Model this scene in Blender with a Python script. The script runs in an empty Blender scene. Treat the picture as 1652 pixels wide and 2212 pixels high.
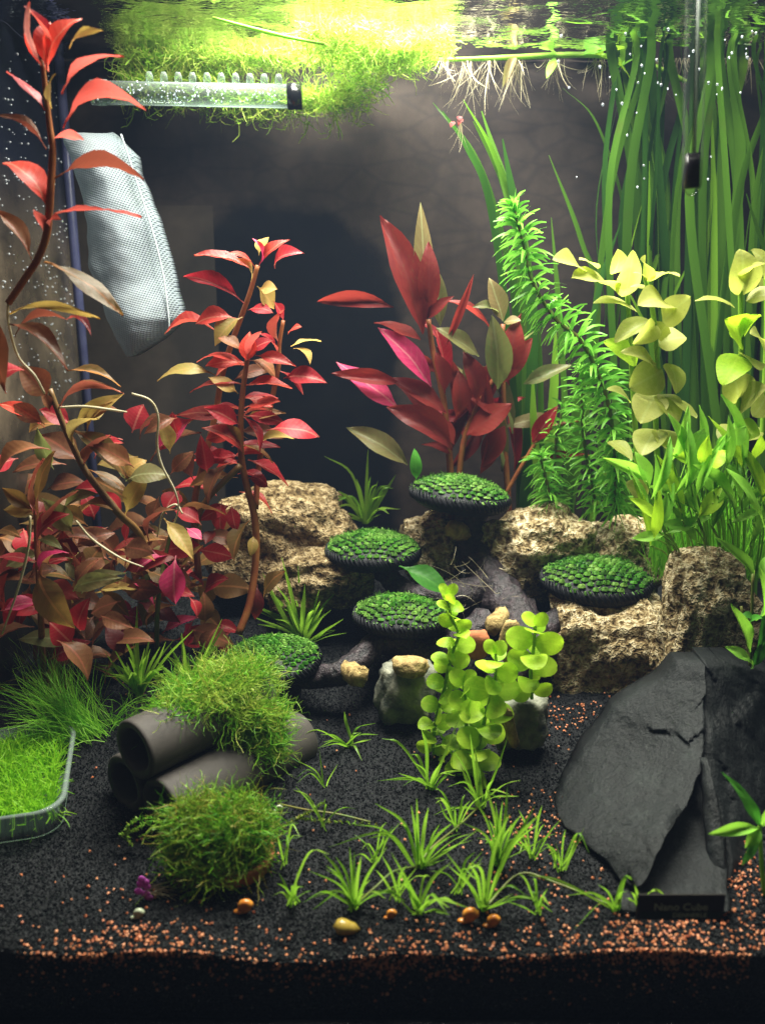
import bpy, math, random
import numpy as np
from mathutils import Vector, Matrix, noise as mnoise
R = math.radians
S = 0.01                      # the code below counts in centimetres, Blender in metres
random.seed(7); RNG = np.random.default_rng(7)
sc = bpy.context.scene
C = sc.collection
# ------------------------------------------------------------------ camera, light, exposure
CAM = np.array([0.0, -24.0, 23.5]); PITCH = R(14); F = 1876.0
cd = bpy.data.cameras.new('camera'); cam = bpy.data.objects.new('camera', cd); C.objects.link(cam)
cam.location = CAM * S; cam.rotation_euler = (R(90) - PITCH, 0, 0)
cd.sensor_fit = 'VERTICAL'; cd.sensor_height = 24.0; cd.lens = 24.0 * F / 2212
cd.clip_start = 0.005; cd.clip_end = 20
cd.dof.use_dof = True; cd.dof.focus_distance = 0.41; cd.dof.aperture_fstop = 7.0
sc.camera = cam
w = bpy.data.worlds.new('World'); sc.world = w; w.use_nodes = True
bg = w.node_tree.nodes['Background']; bg.inputs[0].default_value = (0.70, 0.64, 0.58, 1); bg.inputs[1].default_value = 0.07
sc.view_settings.view_transform = 'Standard'; sc.view_settings.look = 'None'
sc.view_settings.exposure = 0.0; sc.view_settings.gamma = 1
cy = sc.cycles
cy.use_denoising = True
try: cy.denoiser = 'OPENIMAGEDENOISE'
except Exception: pass
cy.max_bounces = 8; cy.diffuse_bounces = 3; cy.glossy_bounces = 4; cy.transmission_bounces = 6
cy.transparent_max_bounces = 12; cy.volume_bounces = 0
cy.caustics_reflective = False; cy.caustics_refractive = False
cy.sample_clamp_indirect = 4.0; cy.sample_clamp_direct = 0
def area(name, loc, size, power, col, aim=(0, 0, -1), spread=180):
    l = bpy.data.lights.new(name, 'AREA'); l.shape = 'RECTANGLE'; l.size = size[0] * S; l.size_y = size[1] * S
    l.energy = power; l.color = col; l.spread = R(spread)
    o = bpy.data.objects.new(name, l); C.objects.link(o); o.location = Vector(loc) * S
    o.rotation_euler = Vector(aim).to_track_quat('-Z', 'Y').to_euler(); return o
area('aquarium_lamp', (4, 16.5, 47), (30, 13), 7.2, (1.0, 0.97, 0.86))
area('aquarium_lamp_core', (-.5, 26.5, 43), (13, 5), 1.9, (1.0, 0.98, 0.88), spread=120)

# ------------------------------------------------------------------ helpers
ct, st = math.cos(PITCH), math.sin(PITCH)
def ray(px, py):
    x, u = (px - 826) / F, (1106 - py) / F
    return np.array([x, ct + u * st, -st + u * ct])
def at(px, py, y):
    d = ray(px, py); return CAM + d * ((y - CAM[1]) / d[1])
def gh(x, y):
    h = 2.55 + 0.105 * max(y, 0) + 0.12 * math.sin(x * .9 + 1) * math.exp(-max(y, 0) / 5) + .12 * math.sin(x * .35 + y * .4)
    h += 0.35 * math.exp(-((x - 10.5) / 2.5) ** 2 - (y / 4) ** 2) + 0.25 * math.exp(-((x + 8) / 3) ** 2 - (y / 2.5) ** 2)
    return h + 1.2 * max(0, (y - 20) / 12) ** 2
def gat(px, py):
    d = ray(px, py); lo, hi = 20.0, 57.0
    for _ in range(40):
        m = (lo + hi) / 2; p = CAM + d * (m / d[1])
        if p[2] > gh(p[0], p[1]): lo = m
        else: hi = m
    p = CAM + d * (lo / d[1]); p[2] = gh(p[0], p[1]); return p
def pxcm(p):                  # photo pixels per centimetre at a point
    v = np.asarray(p) - CAM; return F / (v[1] * ct - v[2] * st)
def smooth_path(pts, n=6):
    P = [np.asarray(p, float) for p in pts]
    if len(P) < 3: return [P[0] + (P[-1] - P[0]) * k / n for k in range(n + 1)]
    out = []; Q = [2 * P[0] - P[1]] + P + [2 * P[-1] - P[-2]]
    for i in range(1, len(Q) - 2):
        a, b, c, d = Q[i - 1:i + 3]
        for k in range(n):
            t = k / n
            out.append(.5 * (2 * b + (c - a) * t + (2 * a - 5 * b + 4 * c - d) * t * t + (3 * b - a - 3 * c + d) * t ** 3))
    out.append(P[-1]); return out
class MB:
    def __init__(s): s.v = []; s.f = []; s.smooth = True
    def add(s, vs, fs):
        b = len(s.v); s.v.extend([tuple(map(float, p)) for p in vs]); s.f.extend([tuple(i + b for i in q) for q in fs]); return s
    def tube(s, pts, r, n=7, cap=True):
        P = [np.asarray(p, float) for p in pts]; m = len(P)
        rr = r if hasattr(r, '__len__') else [r] * m
        if len(rr) != m: rr = np.interp(np.linspace(0, 1, m), np.linspace(0, 1, len(rr)), rr)
        up = np.array([.3, .2, 1.0]); vs = []
        for i in range(m):
            t = P[min(i + 1, m - 1)] - P[max(i - 1, 0)]; t = t / (np.linalg.norm(t) + 1e-9)
            a = np.cross(up, t)
            if np.linalg.norm(a) < .1: a = np.cross((1, 0, 0), t)
            a /= np.linalg.norm(a); b = np.cross(t, a); up = b
            for k in range(n):
                th = 2 * math.pi * k / n; vs.append(P[i] + rr[i] * (math.cos(th) * a + math.sin(th) * b))
        fs = [(i * n + k, i * n + (k + 1) % n, (i + 1) * n + (k + 1) % n, (i + 1) * n + k) for i in range(m - 1) for k in range(n)]
        if cap: fs += [tuple(range(n))[::-1], tuple((m - 1) * n + k for k in range(n))]
        return s.add(vs, fs)
    def box(s, a, b):
        x0, y0, z0 = a; x1, y1, z1 = b
        return s.add([(x0, y0, z0), (x1, y0, z0), (x1, y1, z0), (x0, y1, z0), (x0, y0, z1), (x1, y0, z1), (x1, y1, z1), (x0, y1, z1)],
                     [(3, 2, 1, 0), (4, 5, 6, 7), (0, 1, 5, 4), (1, 2, 6, 5), (2, 3, 7, 6), (3, 0, 4, 7)])
    def ball(s, c, r, n=8, m=5, jit=0):
        vs = [(0, 0, 1)] + [(math.sin(math.pi * i / m) * math.cos(2 * math.pi * k / n), math.sin(math.pi * i / m) * math.sin(2 * math.pi * k / n), math.cos(math.pi * i / m)) for i in range(1, m) for k in range(n)] + [(0, 0, -1)]
        rr = r if hasattr(r, '__len__') else (r, r, r)
        vs = [tuple(c[j] + rr[j] * v[j] * (1 + random.uniform(-jit, jit)) for j in range(3)) for v in vs]
        L = len(vs) - 1
        fs = [(0, 1 + k, 1 + (k + 1) % n) for k in range(n)]
        fs += [(1 + i * n + k, 1 + (i + 1) * n + k, 1 + (i + 1) * n + (k + 1) % n, 1 + i * n + (k + 1) % n) for i in range(m - 2) for k in range(n)]
        fs += [(L, 1 + (m - 2) * n + (k + 1) % n, 1 + (m - 2) * n + k) for k in range(n)]
        return s.add(vs, fs)
    def ribbon(s, pts, wd, side, keel=.0):
        P = [np.asarray(p, float) for p in pts]; m = len(P); side = np.asarray(side, float)
        ww = np.interp(np.linspace(0, 1, m), np.linspace(0, 1, len(wd)), wd); vs = []
        for i in range(m):
            t = P[min(i + 1, m - 1)] - P[max(i - 1, 0)]; t = t / (np.linalg.norm(t) + 1e-9)
            a = side - t * np.dot(side, t); a /= np.linalg.norm(a) + 1e-9; nn = np.cross(a, t)
            vs += [P[i] - a * ww[i] / 2, P[i] + nn * ww[i] * keel, P[i] + a * ww[i] / 2]
        return s.add(vs, [(i * 3 + k, i * 3 + k + 1, i * 3 + k + 4, i * 3 + k + 3) for i in range(m - 1) for k in (0, 1)])
    def build(s, name, mat, parent=None, flat=False):
        org = np.zeros(3)
        if parent is not None: org = np.array(parent['org'])
        me = bpy.data.meshes.new(name); me.from_pydata([tuple((np.array(p) - org) * S) for p in s.v], [], s.f); me.update()
        if not flat: me.polygons.foreach_set('use_smooth', [True] * len(me.polygons))
        return link(name, me, mat, parent)
def link(name, me, mat, parent=None):
    if mat is not None and not me.materials: me.materials.append(mat)
    o = bpy.data.objects.new(name, me); C.objects.link(o)
    if parent is not None: o.parent = parent; o['org'] = list(parent['org'])
    else: o['org'] = [0.0, 0.0, 0.0]
    return o
def mesh_np(name, V, Fq, mat, parent=None, smooth=False):     # V (n,3) in cm, Fq (m,k)
    org = np.array(parent['org']) if parent is not None else np.zeros(3)
    me = bpy.data.meshes.new(name); n, (m, k) = len(V), Fq.shape
    me.vertices.add(n); me.vertices.foreach_set('co', ((V - org) * S).astype(np.float32).ravel())
    me.loops.add(m * k); me.loops.foreach_set('vertex_index', Fq.astype(np.int32).ravel())
    me.polygons.add(m); me.polygons.foreach_set('loop_start', np.arange(0, m * k, k, dtype=np.int32))
    me.polygons.foreach_set('use_smooth', np.full(m, smooth)); me.update(calc_edges=True); me.validate()
    return link(name, me, mat, parent)
def strands_np(P, wid):       # P (n,k,3) polylines -> tapering ribbons
    n, k, _ = P.shape
    T = np.empty_like(P); T[:, 1:-1] = P[:, 2:] - P[:, :-2]; T[:, 0] = P[:, 1] - P[:, 0]; T[:, -1] = P[:, -1] - P[:, -2]
    rv = RNG.normal(size=(n, 1, 3)) * .6 + np.array([.8, 0, .2]); A = np.cross(T, rv); A /= np.linalg.norm(A, axis=2, keepdims=True) + 1e-9
    tap = np.interp(np.linspace(0, 1, k), [0, .3, 1], [.8, 1, .25])[None, :, None]
    wv = np.asarray(wid).reshape(-1, 1, 1) * tap / 2
    V = np.stack([P - A * wv, P + A * wv], 2).reshape(-1, 3)
    b = (np.arange(n) * k * 2)[:, None] + (np.arange(k - 1) * 2)[None, :]; b = b.ravel()
    return V, np.stack([b, b + 1, b + 3, b + 2], 1)
def grow(base, d, L, k=5, curl=.5, grav=0, wig=0):    # random curved polylines
    n = len(base); d = d / (np.linalg.norm(d, axis=1, keepdims=True) + 1e-9)
    P = np.empty((n, k, 3)); P[:, 0] = base; cv = RNG.normal(size=(n, 3)) * curl
    for i in range(1, k):
        d = d + cv / k + np.array([0, 0, grav / k]) + (RNG.normal(size=(n, 3)) * wig if wig else 0); d /= np.linalg.norm(d, axis=1, keepdims=True) + 1e-9
        P[:, i] = P[:, i - 1] + d * (np.asarray(L).reshape(-1, 1) / (k - 1))
    return P
def thing(name, label, cat, loc, group=None):
    o = bpy.data.objects.new(name, None); C.objects.link(o); o.empty_display_size = .005
    o.location = Vector([float(a) for a in loc]) * S; o['org'] = [float(a) for a in loc]
    return tag(o, label, cat, group)
def tag(o, label=None, cat=None, group=None, kind=None):
    if label: o['label'] = label
    if cat: o['category'] = cat
    if group: o['group'] = group
    if kind: o['kind'] = kind
    return o

# ------------------------------------------------------------------ materials
class NT:
    def __init__(s, name):
        s.m = bpy.data.materials.new(name); s.m.use_nodes = True; s.t = s.m.node_tree; s.t.nodes.clear()
        s.out = s.n('ShaderNodeOutputMaterial')
    def n(s, typ, **kw):
        o = s.t.nodes.new(typ)
        for k, v in kw.items():
            if k[0] == '_': setattr(o, k[1:], v)
            else:
                key = int(k[1:]) if k[0] == 'i' and k[1:].isdigit() else k.replace('_', ' ')
                s.put(o.inputs[key], v)
        return o
    def put(s, i, v):
        if isinstance(v, bpy.types.NodeSocket): s.t.links.new(v, i)
        elif isinstance(v, bpy.types.Node): s.t.links.new(v.outputs[0], i)
        else:
            if hasattr(v, '__len__') and len(v) == 3 and i.type == 'RGBA': v = (*v, 1)
            i.default_value = v
    def mix(s, f, a, b, mode='MIX'):
        o = s.n('ShaderNodeMix', _data_type='RGBA', _blend_type=mode); s.put(o.inputs[0], f); s.put(o.inputs[6], a); s.put(o.inputs[7], b); return o.outputs[2]
    def math(s, op, a, b=0.0): o = s.n('ShaderNodeMath', _operation=op); s.put(o.inputs[0], a); s.put(o.inputs[1], b); return o.outputs[0]
    def ramp(s, f, stops):
        o = s.n('ShaderNodeValToRGB'); s.put(o.inputs[0], f); e = o.color_ramp.elements
        while len(e) < len(stops): e.new(.5)
        for x, (p, c) in zip(e, stops): x.position = p; x.color = (*c, 1) if hasattr(c, '__len__') else (c, c, c, 1)
        return o.outputs[0]
    def noise(s, scale, detail=4, vec=None, rough=.6):
        o = s.n('ShaderNodeTexNoise', Scale=scale, Detail=detail, Roughness=rough)
        if vec is None: vec = s.n('ShaderNodeTexCoord').outputs['Object']
        s.put(o.inputs['Vector'], vec); return o.outputs[0]
    def voro(s, scale, vec=None, feat='F1', rnd=1.0):
        o = s.n('ShaderNodeTexVoronoi', Scale=scale, Randomness=rnd, _feature=feat)
        if vec is None: vec = s.n('ShaderNodeTexCoord').outputs['Object']
        s.put(o.inputs['Vector'], vec); return o
    def bump(s, h, strength=.5, dist=.001): return s.n('ShaderNodeBump', Strength=strength, Distance=dist, Height=h).outputs[0]
    def bsdf(s, col, rough=.5, spec=.5, normal=None, **kw):
        b = s.n('ShaderNodeBsdfPrincipled', Base_Color=col, Roughness=rough, **kw); b.inputs['Specular IOR Level'].default_value = spec
        if normal is not None: s.put(b.inputs['Normal'], normal)
        return b.outputs[0]
    def done(s, sh): s.t.links.new(sh, s.out.inputs[0]); return s.m
def leafmat(name, a, b, under=None, vein=None, tcol=None, tr=.45, rough=.45, veins=True, spec=.22, vw=.035):
    N = NT(name); tc = N.n('ShaderNodeTexCoord').outputs['Object']; sep = N.n('ShaderNodeSeparateXYZ', Vector=tc)
    rnd = N.n('ShaderNodeObjectInfo').outputs['Random']
    col = N.mix(rnd, a, b)
    nz = N.noise(9, 3, tc); col = N.mix(N.ramp(nz, [(.35, 0), (.7, .8)]), col, b); col = N.mix(N.ramp(sep.outputs[1], [(.55, 0), (1, .45)]), col, b)
    geo = N.n('ShaderNodeNewGeometry')
    if under is not None: col = N.mix(geo.outputs['Backfacing'], col, under)
    ax = N.math('ABSOLUTE', sep.outputs[0])
    norm = None
    if vein is not None and veins:
        mid = N.math('LESS_THAN', ax, vw)
        wv = N.math('SINE', N.math('MULTIPLY', N.math('SUBTRACT', sep.outputs[1], N.math('MULTIPLY', ax, .35)), 60.0))
        side = N.math('MULTIPLY', N.math('GREATER_THAN', wv, .85), .16)
        col = N.mix(N.math('MULTIPLY', N.math('MAXIMUM', mid, side), .5), col, vein)
        norm = N.bump(N.math('ADD', wv, N.math('MULTIPLY', mid, -2.0)), .07, .0002)
    elif veins:
        wv = N.math('SINE', N.math('MULTIPLY', sep.outputs[0], 50.0)); norm = N.bump(wv, .15, .0001)
    col = N.mix(N.ramp(N.noise(22, 2, tc), [(.62, 0), (.68, .35)]), col, (.10, .09, .03))
    hs = N.n('ShaderNodeHueSaturation', Hue=.5, Saturation=1.0, Color=col); N.put(hs.inputs['Value'], N.math('ADD', N.math('MULTIPLY', rnd, .6), .7))
    p = N.bsdf(hs.outputs[0], rough, spec, norm)
    tc2 = N.mix(.5, hs.outputs[0], tcol if tcol is not None else b)
    t = N.n('ShaderNodeBsdfTranslucent', Color=tc2).outputs[0]
    m = N.n('ShaderNodeMixShader', Fac=tr); N.t.links.new(p, m.inputs[1]); N.t.links.new(t, m.inputs[2])
    return N.done(m.outputs[0])
def mossmat(name, cols, tr=.4, rough=.5):
    N = NT(name); g = N.n('ShaderNodeNewGeometry'); n = len(cols)
    col = N.ramp(g.outputs['Random Per Island'], [(i / max(n - 1, 1), c) for i, c in enumerate(cols)])
    col = N.mix(N.ramp(N.noise(70, 3), [(.4, 0), (.7, .55)]), col, cols[-1])
    p = N.bsdf(col, rough, .3); t = N.n('ShaderNodeBsdfTranslucent', Color=col).outputs[0]
    m = N.n('ShaderNodeMixShader', Fac=tr); N.t.links.new(p, m.inputs[1]); N.t.links.new(t, m.inputs[2]); return N.done(m.outputs[0])
def simple(name, a, b=None, rough=.5, spec=.4, scale=120, bump=.0, dist=.0005, tr=0, **kw):
    N = NT(name); nz = N.noise(scale, 5)
    col = N.mix(N.ramp(nz, [(.35, 0), (.68, 1)]), a, b if b is not None else a)
    p = N.bsdf(col, rough, spec, N.bump(nz, bump, dist) if bump else None, **kw)
    if tr:
        t = N.n('ShaderNodeBsdfTranslucent', Color=col).outputs[0]; m = N.n('ShaderNodeMixShader', Fac=tr)
        N.t.links.new(p, m.inputs[1]); N.t.links.new(t, m.inputs[2]); p = m.outputs[0]
    return N.done(p)
def glassmat(name, tint=(.97, .99, .98), ior=1.12, rough=.02, extra=.0, ecol=(.5, .6, .6)):
    N = NT(name); f = N.n('ShaderNodeFresnel', IOR=ior).outputs[0]
    t = N.n('ShaderNodeBsdfTransparent', Color=tint).outputs[0]; g = N.n('ShaderNodeBsdfGlossy', Color=(1, 1, 1), Roughness=rough).outputs[0]
    m = N.n('ShaderNodeMixShader', Fac=f); N.t.links.new(t, m.inputs[1]); N.t.links.new(g, m.inputs[2]); sh = m.outputs[0]
    if extra:
        d = N.n('ShaderNodeBsdfDiffuse', Color=ecol).outputs[0]; m2 = N.n('ShaderNodeMixShader', Fac=extra)
        N.t.links.new(sh, m2.inputs[1]); N.t.links.new(d, m2.inputs[2]); sh = m2.outputs[0]
    return N.done(sh)
M = {}
M['stem_red'] = simple('red_stem', (.22, .05, .02), (.30, .12, .03), tr=.2)
M['stem_green'] = simple('green_stem', (.10, .17, .03), (.16, .13, .03), tr=.25)
M['stem_brown'] = simple('brown_stem', (.12, .07, .02), (.20, .10, .03), tr=.15)
M['stem_lime'] = simple('lime_stem', (.20, .40, .03), (.30, .50, .05), tr=.4)
M['root'] = simple('pale_root', (.55, .50, .36), (.42, .36, .20), tr=.3)
M['red'] = leafmat('red_leaf', (.42, .018, .018), (.62, .07, .045), under=(.50, .20, .17), vein=(.7, .30, .20), tcol=(.9, .05, .03), tr=.42)
M['crimson'] = leafmat('crimson_leaf', (.20, .008, .014), (.36, .02, .03), under=(.36, .14, .07), vein=(.55, .20, .15), tcol=(.75, .03, .05), tr=.4)
M['wine'] = leafmat('wine_red_leaf', (.20, .010, .010), (.36, .035, .025), under=(.28, .11, .07), vein=(.55, .2, .12), tcol=(.7, .04, .03), tr=.38)
M['olive'] = leafmat('olive_leaf', (.10, .10, .025), (.18, .085, .03), under=(.32, .11, .07), vein=(.55, .22, .08), tcol=(.45, .25, .05), tr=.4)
M['brown'] = leafmat('brown_red_leaf', (.09, .026, .015), (.17, .075, .03), under=(.20, .06, .045), vein=(.35, .10, .06), tcol=(.32, .07, .03), tr=.3)
M['yellow'] = leafmat('yellow_olive_leaf', (.33, .30, .07), (.42, .26, .08), under=(.45, .36, .16), vein=(.6, .35, .12), tcol=(.7, .5, .1), tr=.45)
M['magenta'] = leafmat('magenta_leaf', (.42, .02, .10), (.55, .05, .14), under=(.40, .03, .10), vein=(.75, .30, .32), tcol=(.9, .05, .2), tr=.45)
M['rust'] = leafmat('rust_leaf', (.10, .009, .011), (.17, .020, .014), under=(.12, .02, .018), vein=(.16, .03, .025), tcol=(.5, .06, .04), tr=.45)
M['sage'] = leafmat('sage_leaf', (.10, .15, .045), (.14, .10, .04), under=(.24, .27, .12), vein=(.28, .30, .14), tcol=(.35, .4, .1), tr=.4)
M['bacopa'] = leafmat('pale_yellow_green_leaf', (.26, .33, .04), (.48, .48, .14), under=(.34, .42, .07), vein=(.5, .55, .2), tcol=(.7, .8, .10), tr=.55)
M['lime'] = leafmat('bright_lime_leaf', (.16, .42, .012), (.42, .62, .04), under=(.30, .55, .04), vein=(.45, .65, .06), tcol=(.6, .95, .03), tr=.5)
M['lance'] = leafmat('light_green_lance_leaf', (.13, .44, .035), (.26, .56, .06), under=(.2, .45, .08), vein=(.3, .55, .1), tcol=(.4, .8, .06), tr=.5)
M['darkgreen'] = leafmat('dark_green_leaf', (.03, .14, .015), (.05, .20, .02), vein=(.08, .26, .03), tcol=(.1, .5, .03), tr=.4)
M['val'] = leafmat('ribbon_leaf', (.04, .12, .010), (.08, .18, .018), veins=False, tcol=(.18, .42, .02), tr=.5, rough=.3)
M['val_bright'] = leafmat('light_ribbon_leaf', (.09, .22, .012), (.16, .32, .025), veins=False, tcol=(.34, .62, .03), tr=.55, rough=.3)
M['val_dark'] = leafmat('dark_ribbon_leaf', (.015, .05, .008), (.025, .08, .01), veins=False, tcol=(.06, .18, .02), tr=.45, rough=.3)
M['blade'] = leafmat('grass_blade', (.06, .24, .012), (.26, .42, .05), veins=False, tcol=(.35, .7, .04), tr=.45, rough=.3)
M['blade_bright'] = leafmat('bright_grass_blade', (.14, .42, .02), (.32, .54, .07), veins=False, tcol=(.5, .9, .06), tr=.5, rough=.3)
M['egeria'] = mossmat('waterweed_leaves', [(.10, .36, .03), (.17, .48, .05), (.26, .58, .07)], tr=.5, rough=.35)
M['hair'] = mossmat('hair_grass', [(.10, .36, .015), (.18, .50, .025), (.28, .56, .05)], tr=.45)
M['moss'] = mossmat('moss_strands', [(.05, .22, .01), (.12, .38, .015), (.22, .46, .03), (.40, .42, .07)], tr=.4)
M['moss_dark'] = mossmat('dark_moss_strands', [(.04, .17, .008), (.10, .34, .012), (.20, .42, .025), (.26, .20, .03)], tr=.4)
M['moss_float'] = mossmat('floating_moss_strands', [(.14, .34, .02), (.24, .46, .03), (.36, .54, .07), (.42, .44, .10)], tr=.55)
M['moss_pad'] = mossmat('moss_tufts', [(.010, .060, .004), (.028, .14, .008), (.065, .24, .014), (.20, .36, .07)], tr=.3)
M['moss_dish'] = mossmat('dish_moss', [(.14, .42, .01), (.22, .55, .02), (.34, .60, .03)], tr=.5)
M['black_net'] = simple('black_net_rim', (.003, .0035, .0045), (.008, .009, .011), rough=.55, spec=.2, bump=.6, scale=500)
def m_ground():
    N = NT('black_sand'); v = N.voro(900); c = N.ramp(v.outputs['Color'], [(0, (.003, .0035, .004)), (1, (.014, .015, .016))])
    return N.done(N.bsdf(c, .7, .12, N.bump(v.outputs['Distance'], .9, .0008)))
M['ground'] = m_ground()
def m_grain(name, cols, rough=.55, spec=.35):
    N = NT(name); g = N.n('ShaderNodeNewGeometry'); c = N.ramp(g.outputs['Random Per Island'], [(i / (len(cols) - 1), k) for i, k in enumerate(cols)])
    return N.done(N.bsdf(c, rough, spec))
M['grain'] = m_grain('black_grains', [(.0012, .0015, .0018), (.0035, .0043, .0046), (.012, .015, .015)], .6, .14)
M['orange'] = m_grain('orange_grains', [(.36, .10, .035), (.50, .17, .07), (.62, .28, .14), (.30, .07, .03)])
def m_rock(k=(1, 1, 1)):
    N = NT('pitted_rock_surface'); tc = N.n('ShaderNodeTexCoord').outputs['Object']
    nz = N.noise(150, 6, tc, .7); wv = N.n('ShaderNodeMixRGB', Fac=.008, Color1=tc, Color2=N.n('ShaderNodeTexNoise', Scale=260.0, Vector=tc).outputs[1]).outputs[0]
    v = N.voro(230, wv, 'F1'); v2 = N.voro(620, wv, 'F1')
    pit = N.ramp(v.outputs['Distance'], [(.05, 0), (.72, 1)]); pit2 = N.ramp(v2.outputs['Distance'], [(.05, .45), (.7, 1)])
    h = N.math('MULTIPLY', pit, pit2)
    col = N.ramp(N.math('ADD', N.math('MULTIPLY', h, .62), N.math('MULTIPLY', nz, .5)), [(.25, (.035, .022, .009)), (.43, (.13, .088, .038)), (.6, (.34, .26, .135)), (.82, (.64, .54, .35))])
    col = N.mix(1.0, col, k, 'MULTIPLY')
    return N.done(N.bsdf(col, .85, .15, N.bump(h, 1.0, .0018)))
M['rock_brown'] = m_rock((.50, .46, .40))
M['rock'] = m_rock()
def m_slate():
    N = NT('black_slate'); tc = N.n('ShaderNodeTexCoord').outputs['Object']; mp = N.n('ShaderNodeMapping', Vector=tc, Scale=(1, 1, .35), Rotation=(0, .25, 0)).outputs[0]
    a = N.noise(60, 8, mp, .7); b = N.noise(400, 4, mp)
    col = N.mix(N.ramp(a, [(.35, 0), (.7, 1)]), (.0025, .0035, .0036), (.008, .0105, .0105))
    col = N.mix(N.ramp(N.noise(35, 6, tc), [(.60, 0), (.74, .5)]), col, (.026, .032, .030)); col = N.mix(N.ramp(N.noise(300, 3, mp), [(.66, 0), (.75, .5)]), col, (.04, .046, .042))
    return N.done(N.bsdf(col, .6, .25, N.bump(N.math('ADD', a, N.math('MULTIPLY', b, .25)), .9, .003)))
M['slate'] = m_slate()
M['grey_stone'] = simple('grey_green_stone', (.05, .06, .05), (.22, .22, .16), rough=.7, scale=110, bump=.9, dist=.002)
M['bark'] = simple('dark_bark', (.003, .003, .004), (.045, .031, .036), rough=.5, scale=260, bump=1.0, dist=.0025)
M['cut_wood'] = simple('pale_cut_wood', (.42, .31, .12), (.15, .09, .025), rough=.8, scale=260, bump=1.0, dist=.002)
M['terracotta'] = simple('terracotta', (.28, .085, .03), (.36, .13, .05), rough=.85, scale=500, bump=.5)
M['clay'] = simple('dark_grey_clay', (.035, .030, .026), (.055, .047, .040), rough=.75, scale=90, bump=.25, dist=.0006)
M['rim'] = simple('black_plastic', (.006, .007, .008), (.009, .01, .011), rough=.22, spec=.7)
M['seam'] = simple('silicone', (.10, .11, .24), (.14, .15, .30), rough=.3, tr=.5)
M['snail_orange'] = simple('orange_shell', (.55, .16, .02), (.65, .30, .05), rough=.25, spec=.6, scale=300)
M['snail_yellow'] = simple('yellow_brown_shell', (.42, .30, .05), (.25, .16, .03), rough=.25, spec=.6, scale=200)
M['snail_pale'] = simple('pale_shell', (.40, .44, .30), (.25, .3, .2), rough=.3, scale=300)
M['petal'] = simple('purple_leaf', (.45, .07, .40), (.60, .16, .52), tr=.4)
M['weight'] = simple('dark_glass_weight', (.008, .006, .012), (.012, .01, .02), rough=.2)
M['print'] = simple('green_ink', (.42, .45, .28), rough=.5)
M['ink'] = simple('dark_ink', (.0, .012, .004), rough=.5)
M['sticker'] = simple('black_sticker', (.010, .005, .004), rough=.4)
M['glass'] = glassmat('clear_glass', tint=(1, 1, 1), ior=1.08, rough=.05, extra=.07, ecol=(.7, .78, .75))
M['dish_glass'] = glassmat('dish_glass', tint=(.90, .97, .92), ior=1.12, rough=.08, extra=.2, ecol=(.55, .68, .62))
M['pane'] = glassmat('pane_glass', tint=(.99, .995, .99), ior=1.05, rough=.03)
M['acrylic'] = glassmat('clear_acrylic', tint=(.85, .93, .88), ior=1.15, rough=.08, extra=.10, ecol=(.7, .8, .75))
M['bubble'] = glassmat('air_bubble', tint=(.9, .95, 1), ior=1.33, rough=.05, extra=.35, ecol=(.9, .95, 1))
def m_net():
    N = NT('white_mesh_cloth'); tc = N.n('ShaderNodeTexCoord').outputs['Object']
    mp = N.n('ShaderNodeMapping', Vector=tc, Rotation=(0, R(28), 0)).outputs[0]; s = N.n('ShaderNodeSeparateXYZ', Vector=mp)
    a = N.math('SINE', N.math('MULTIPLY', s.outputs[0], 4200.0)); b = N.math('SINE', N.math('MULTIPLY', s.outputs[2], 4200.0)); h = N.math('MULTIPLY', a, b)
    col = N.mix(N.ramp(h, [(.3, 0), (.7, 1)]), (.25, .29, .32), (.05, .065, .08))
    col = N.mix(N.ramp(N.noise(28, 4, tc), [(.5, 0), (.75, .6)]), col, (.12, .12, .10))
    p = N.bsdf(col, .6, .3, N.bump(h, .5, .0003)); t = N.n('ShaderNodeBsdfTranslucent', Color=(.32, .37, .40, 1)).outputs[0]
    m = N.n('ShaderNodeMixShader', Fac=.4); N.t.links.new(p, m.inputs[1]); N.t.links.new(t, m.inputs[2]); return N.done(m.outputs[0])
M['net'] = m_net()
M['net_seam'] = simple('white_seam', (.6, .66, .68), (.4, .45, .48), rough=.6, scale=900, tr=.3)
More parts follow.
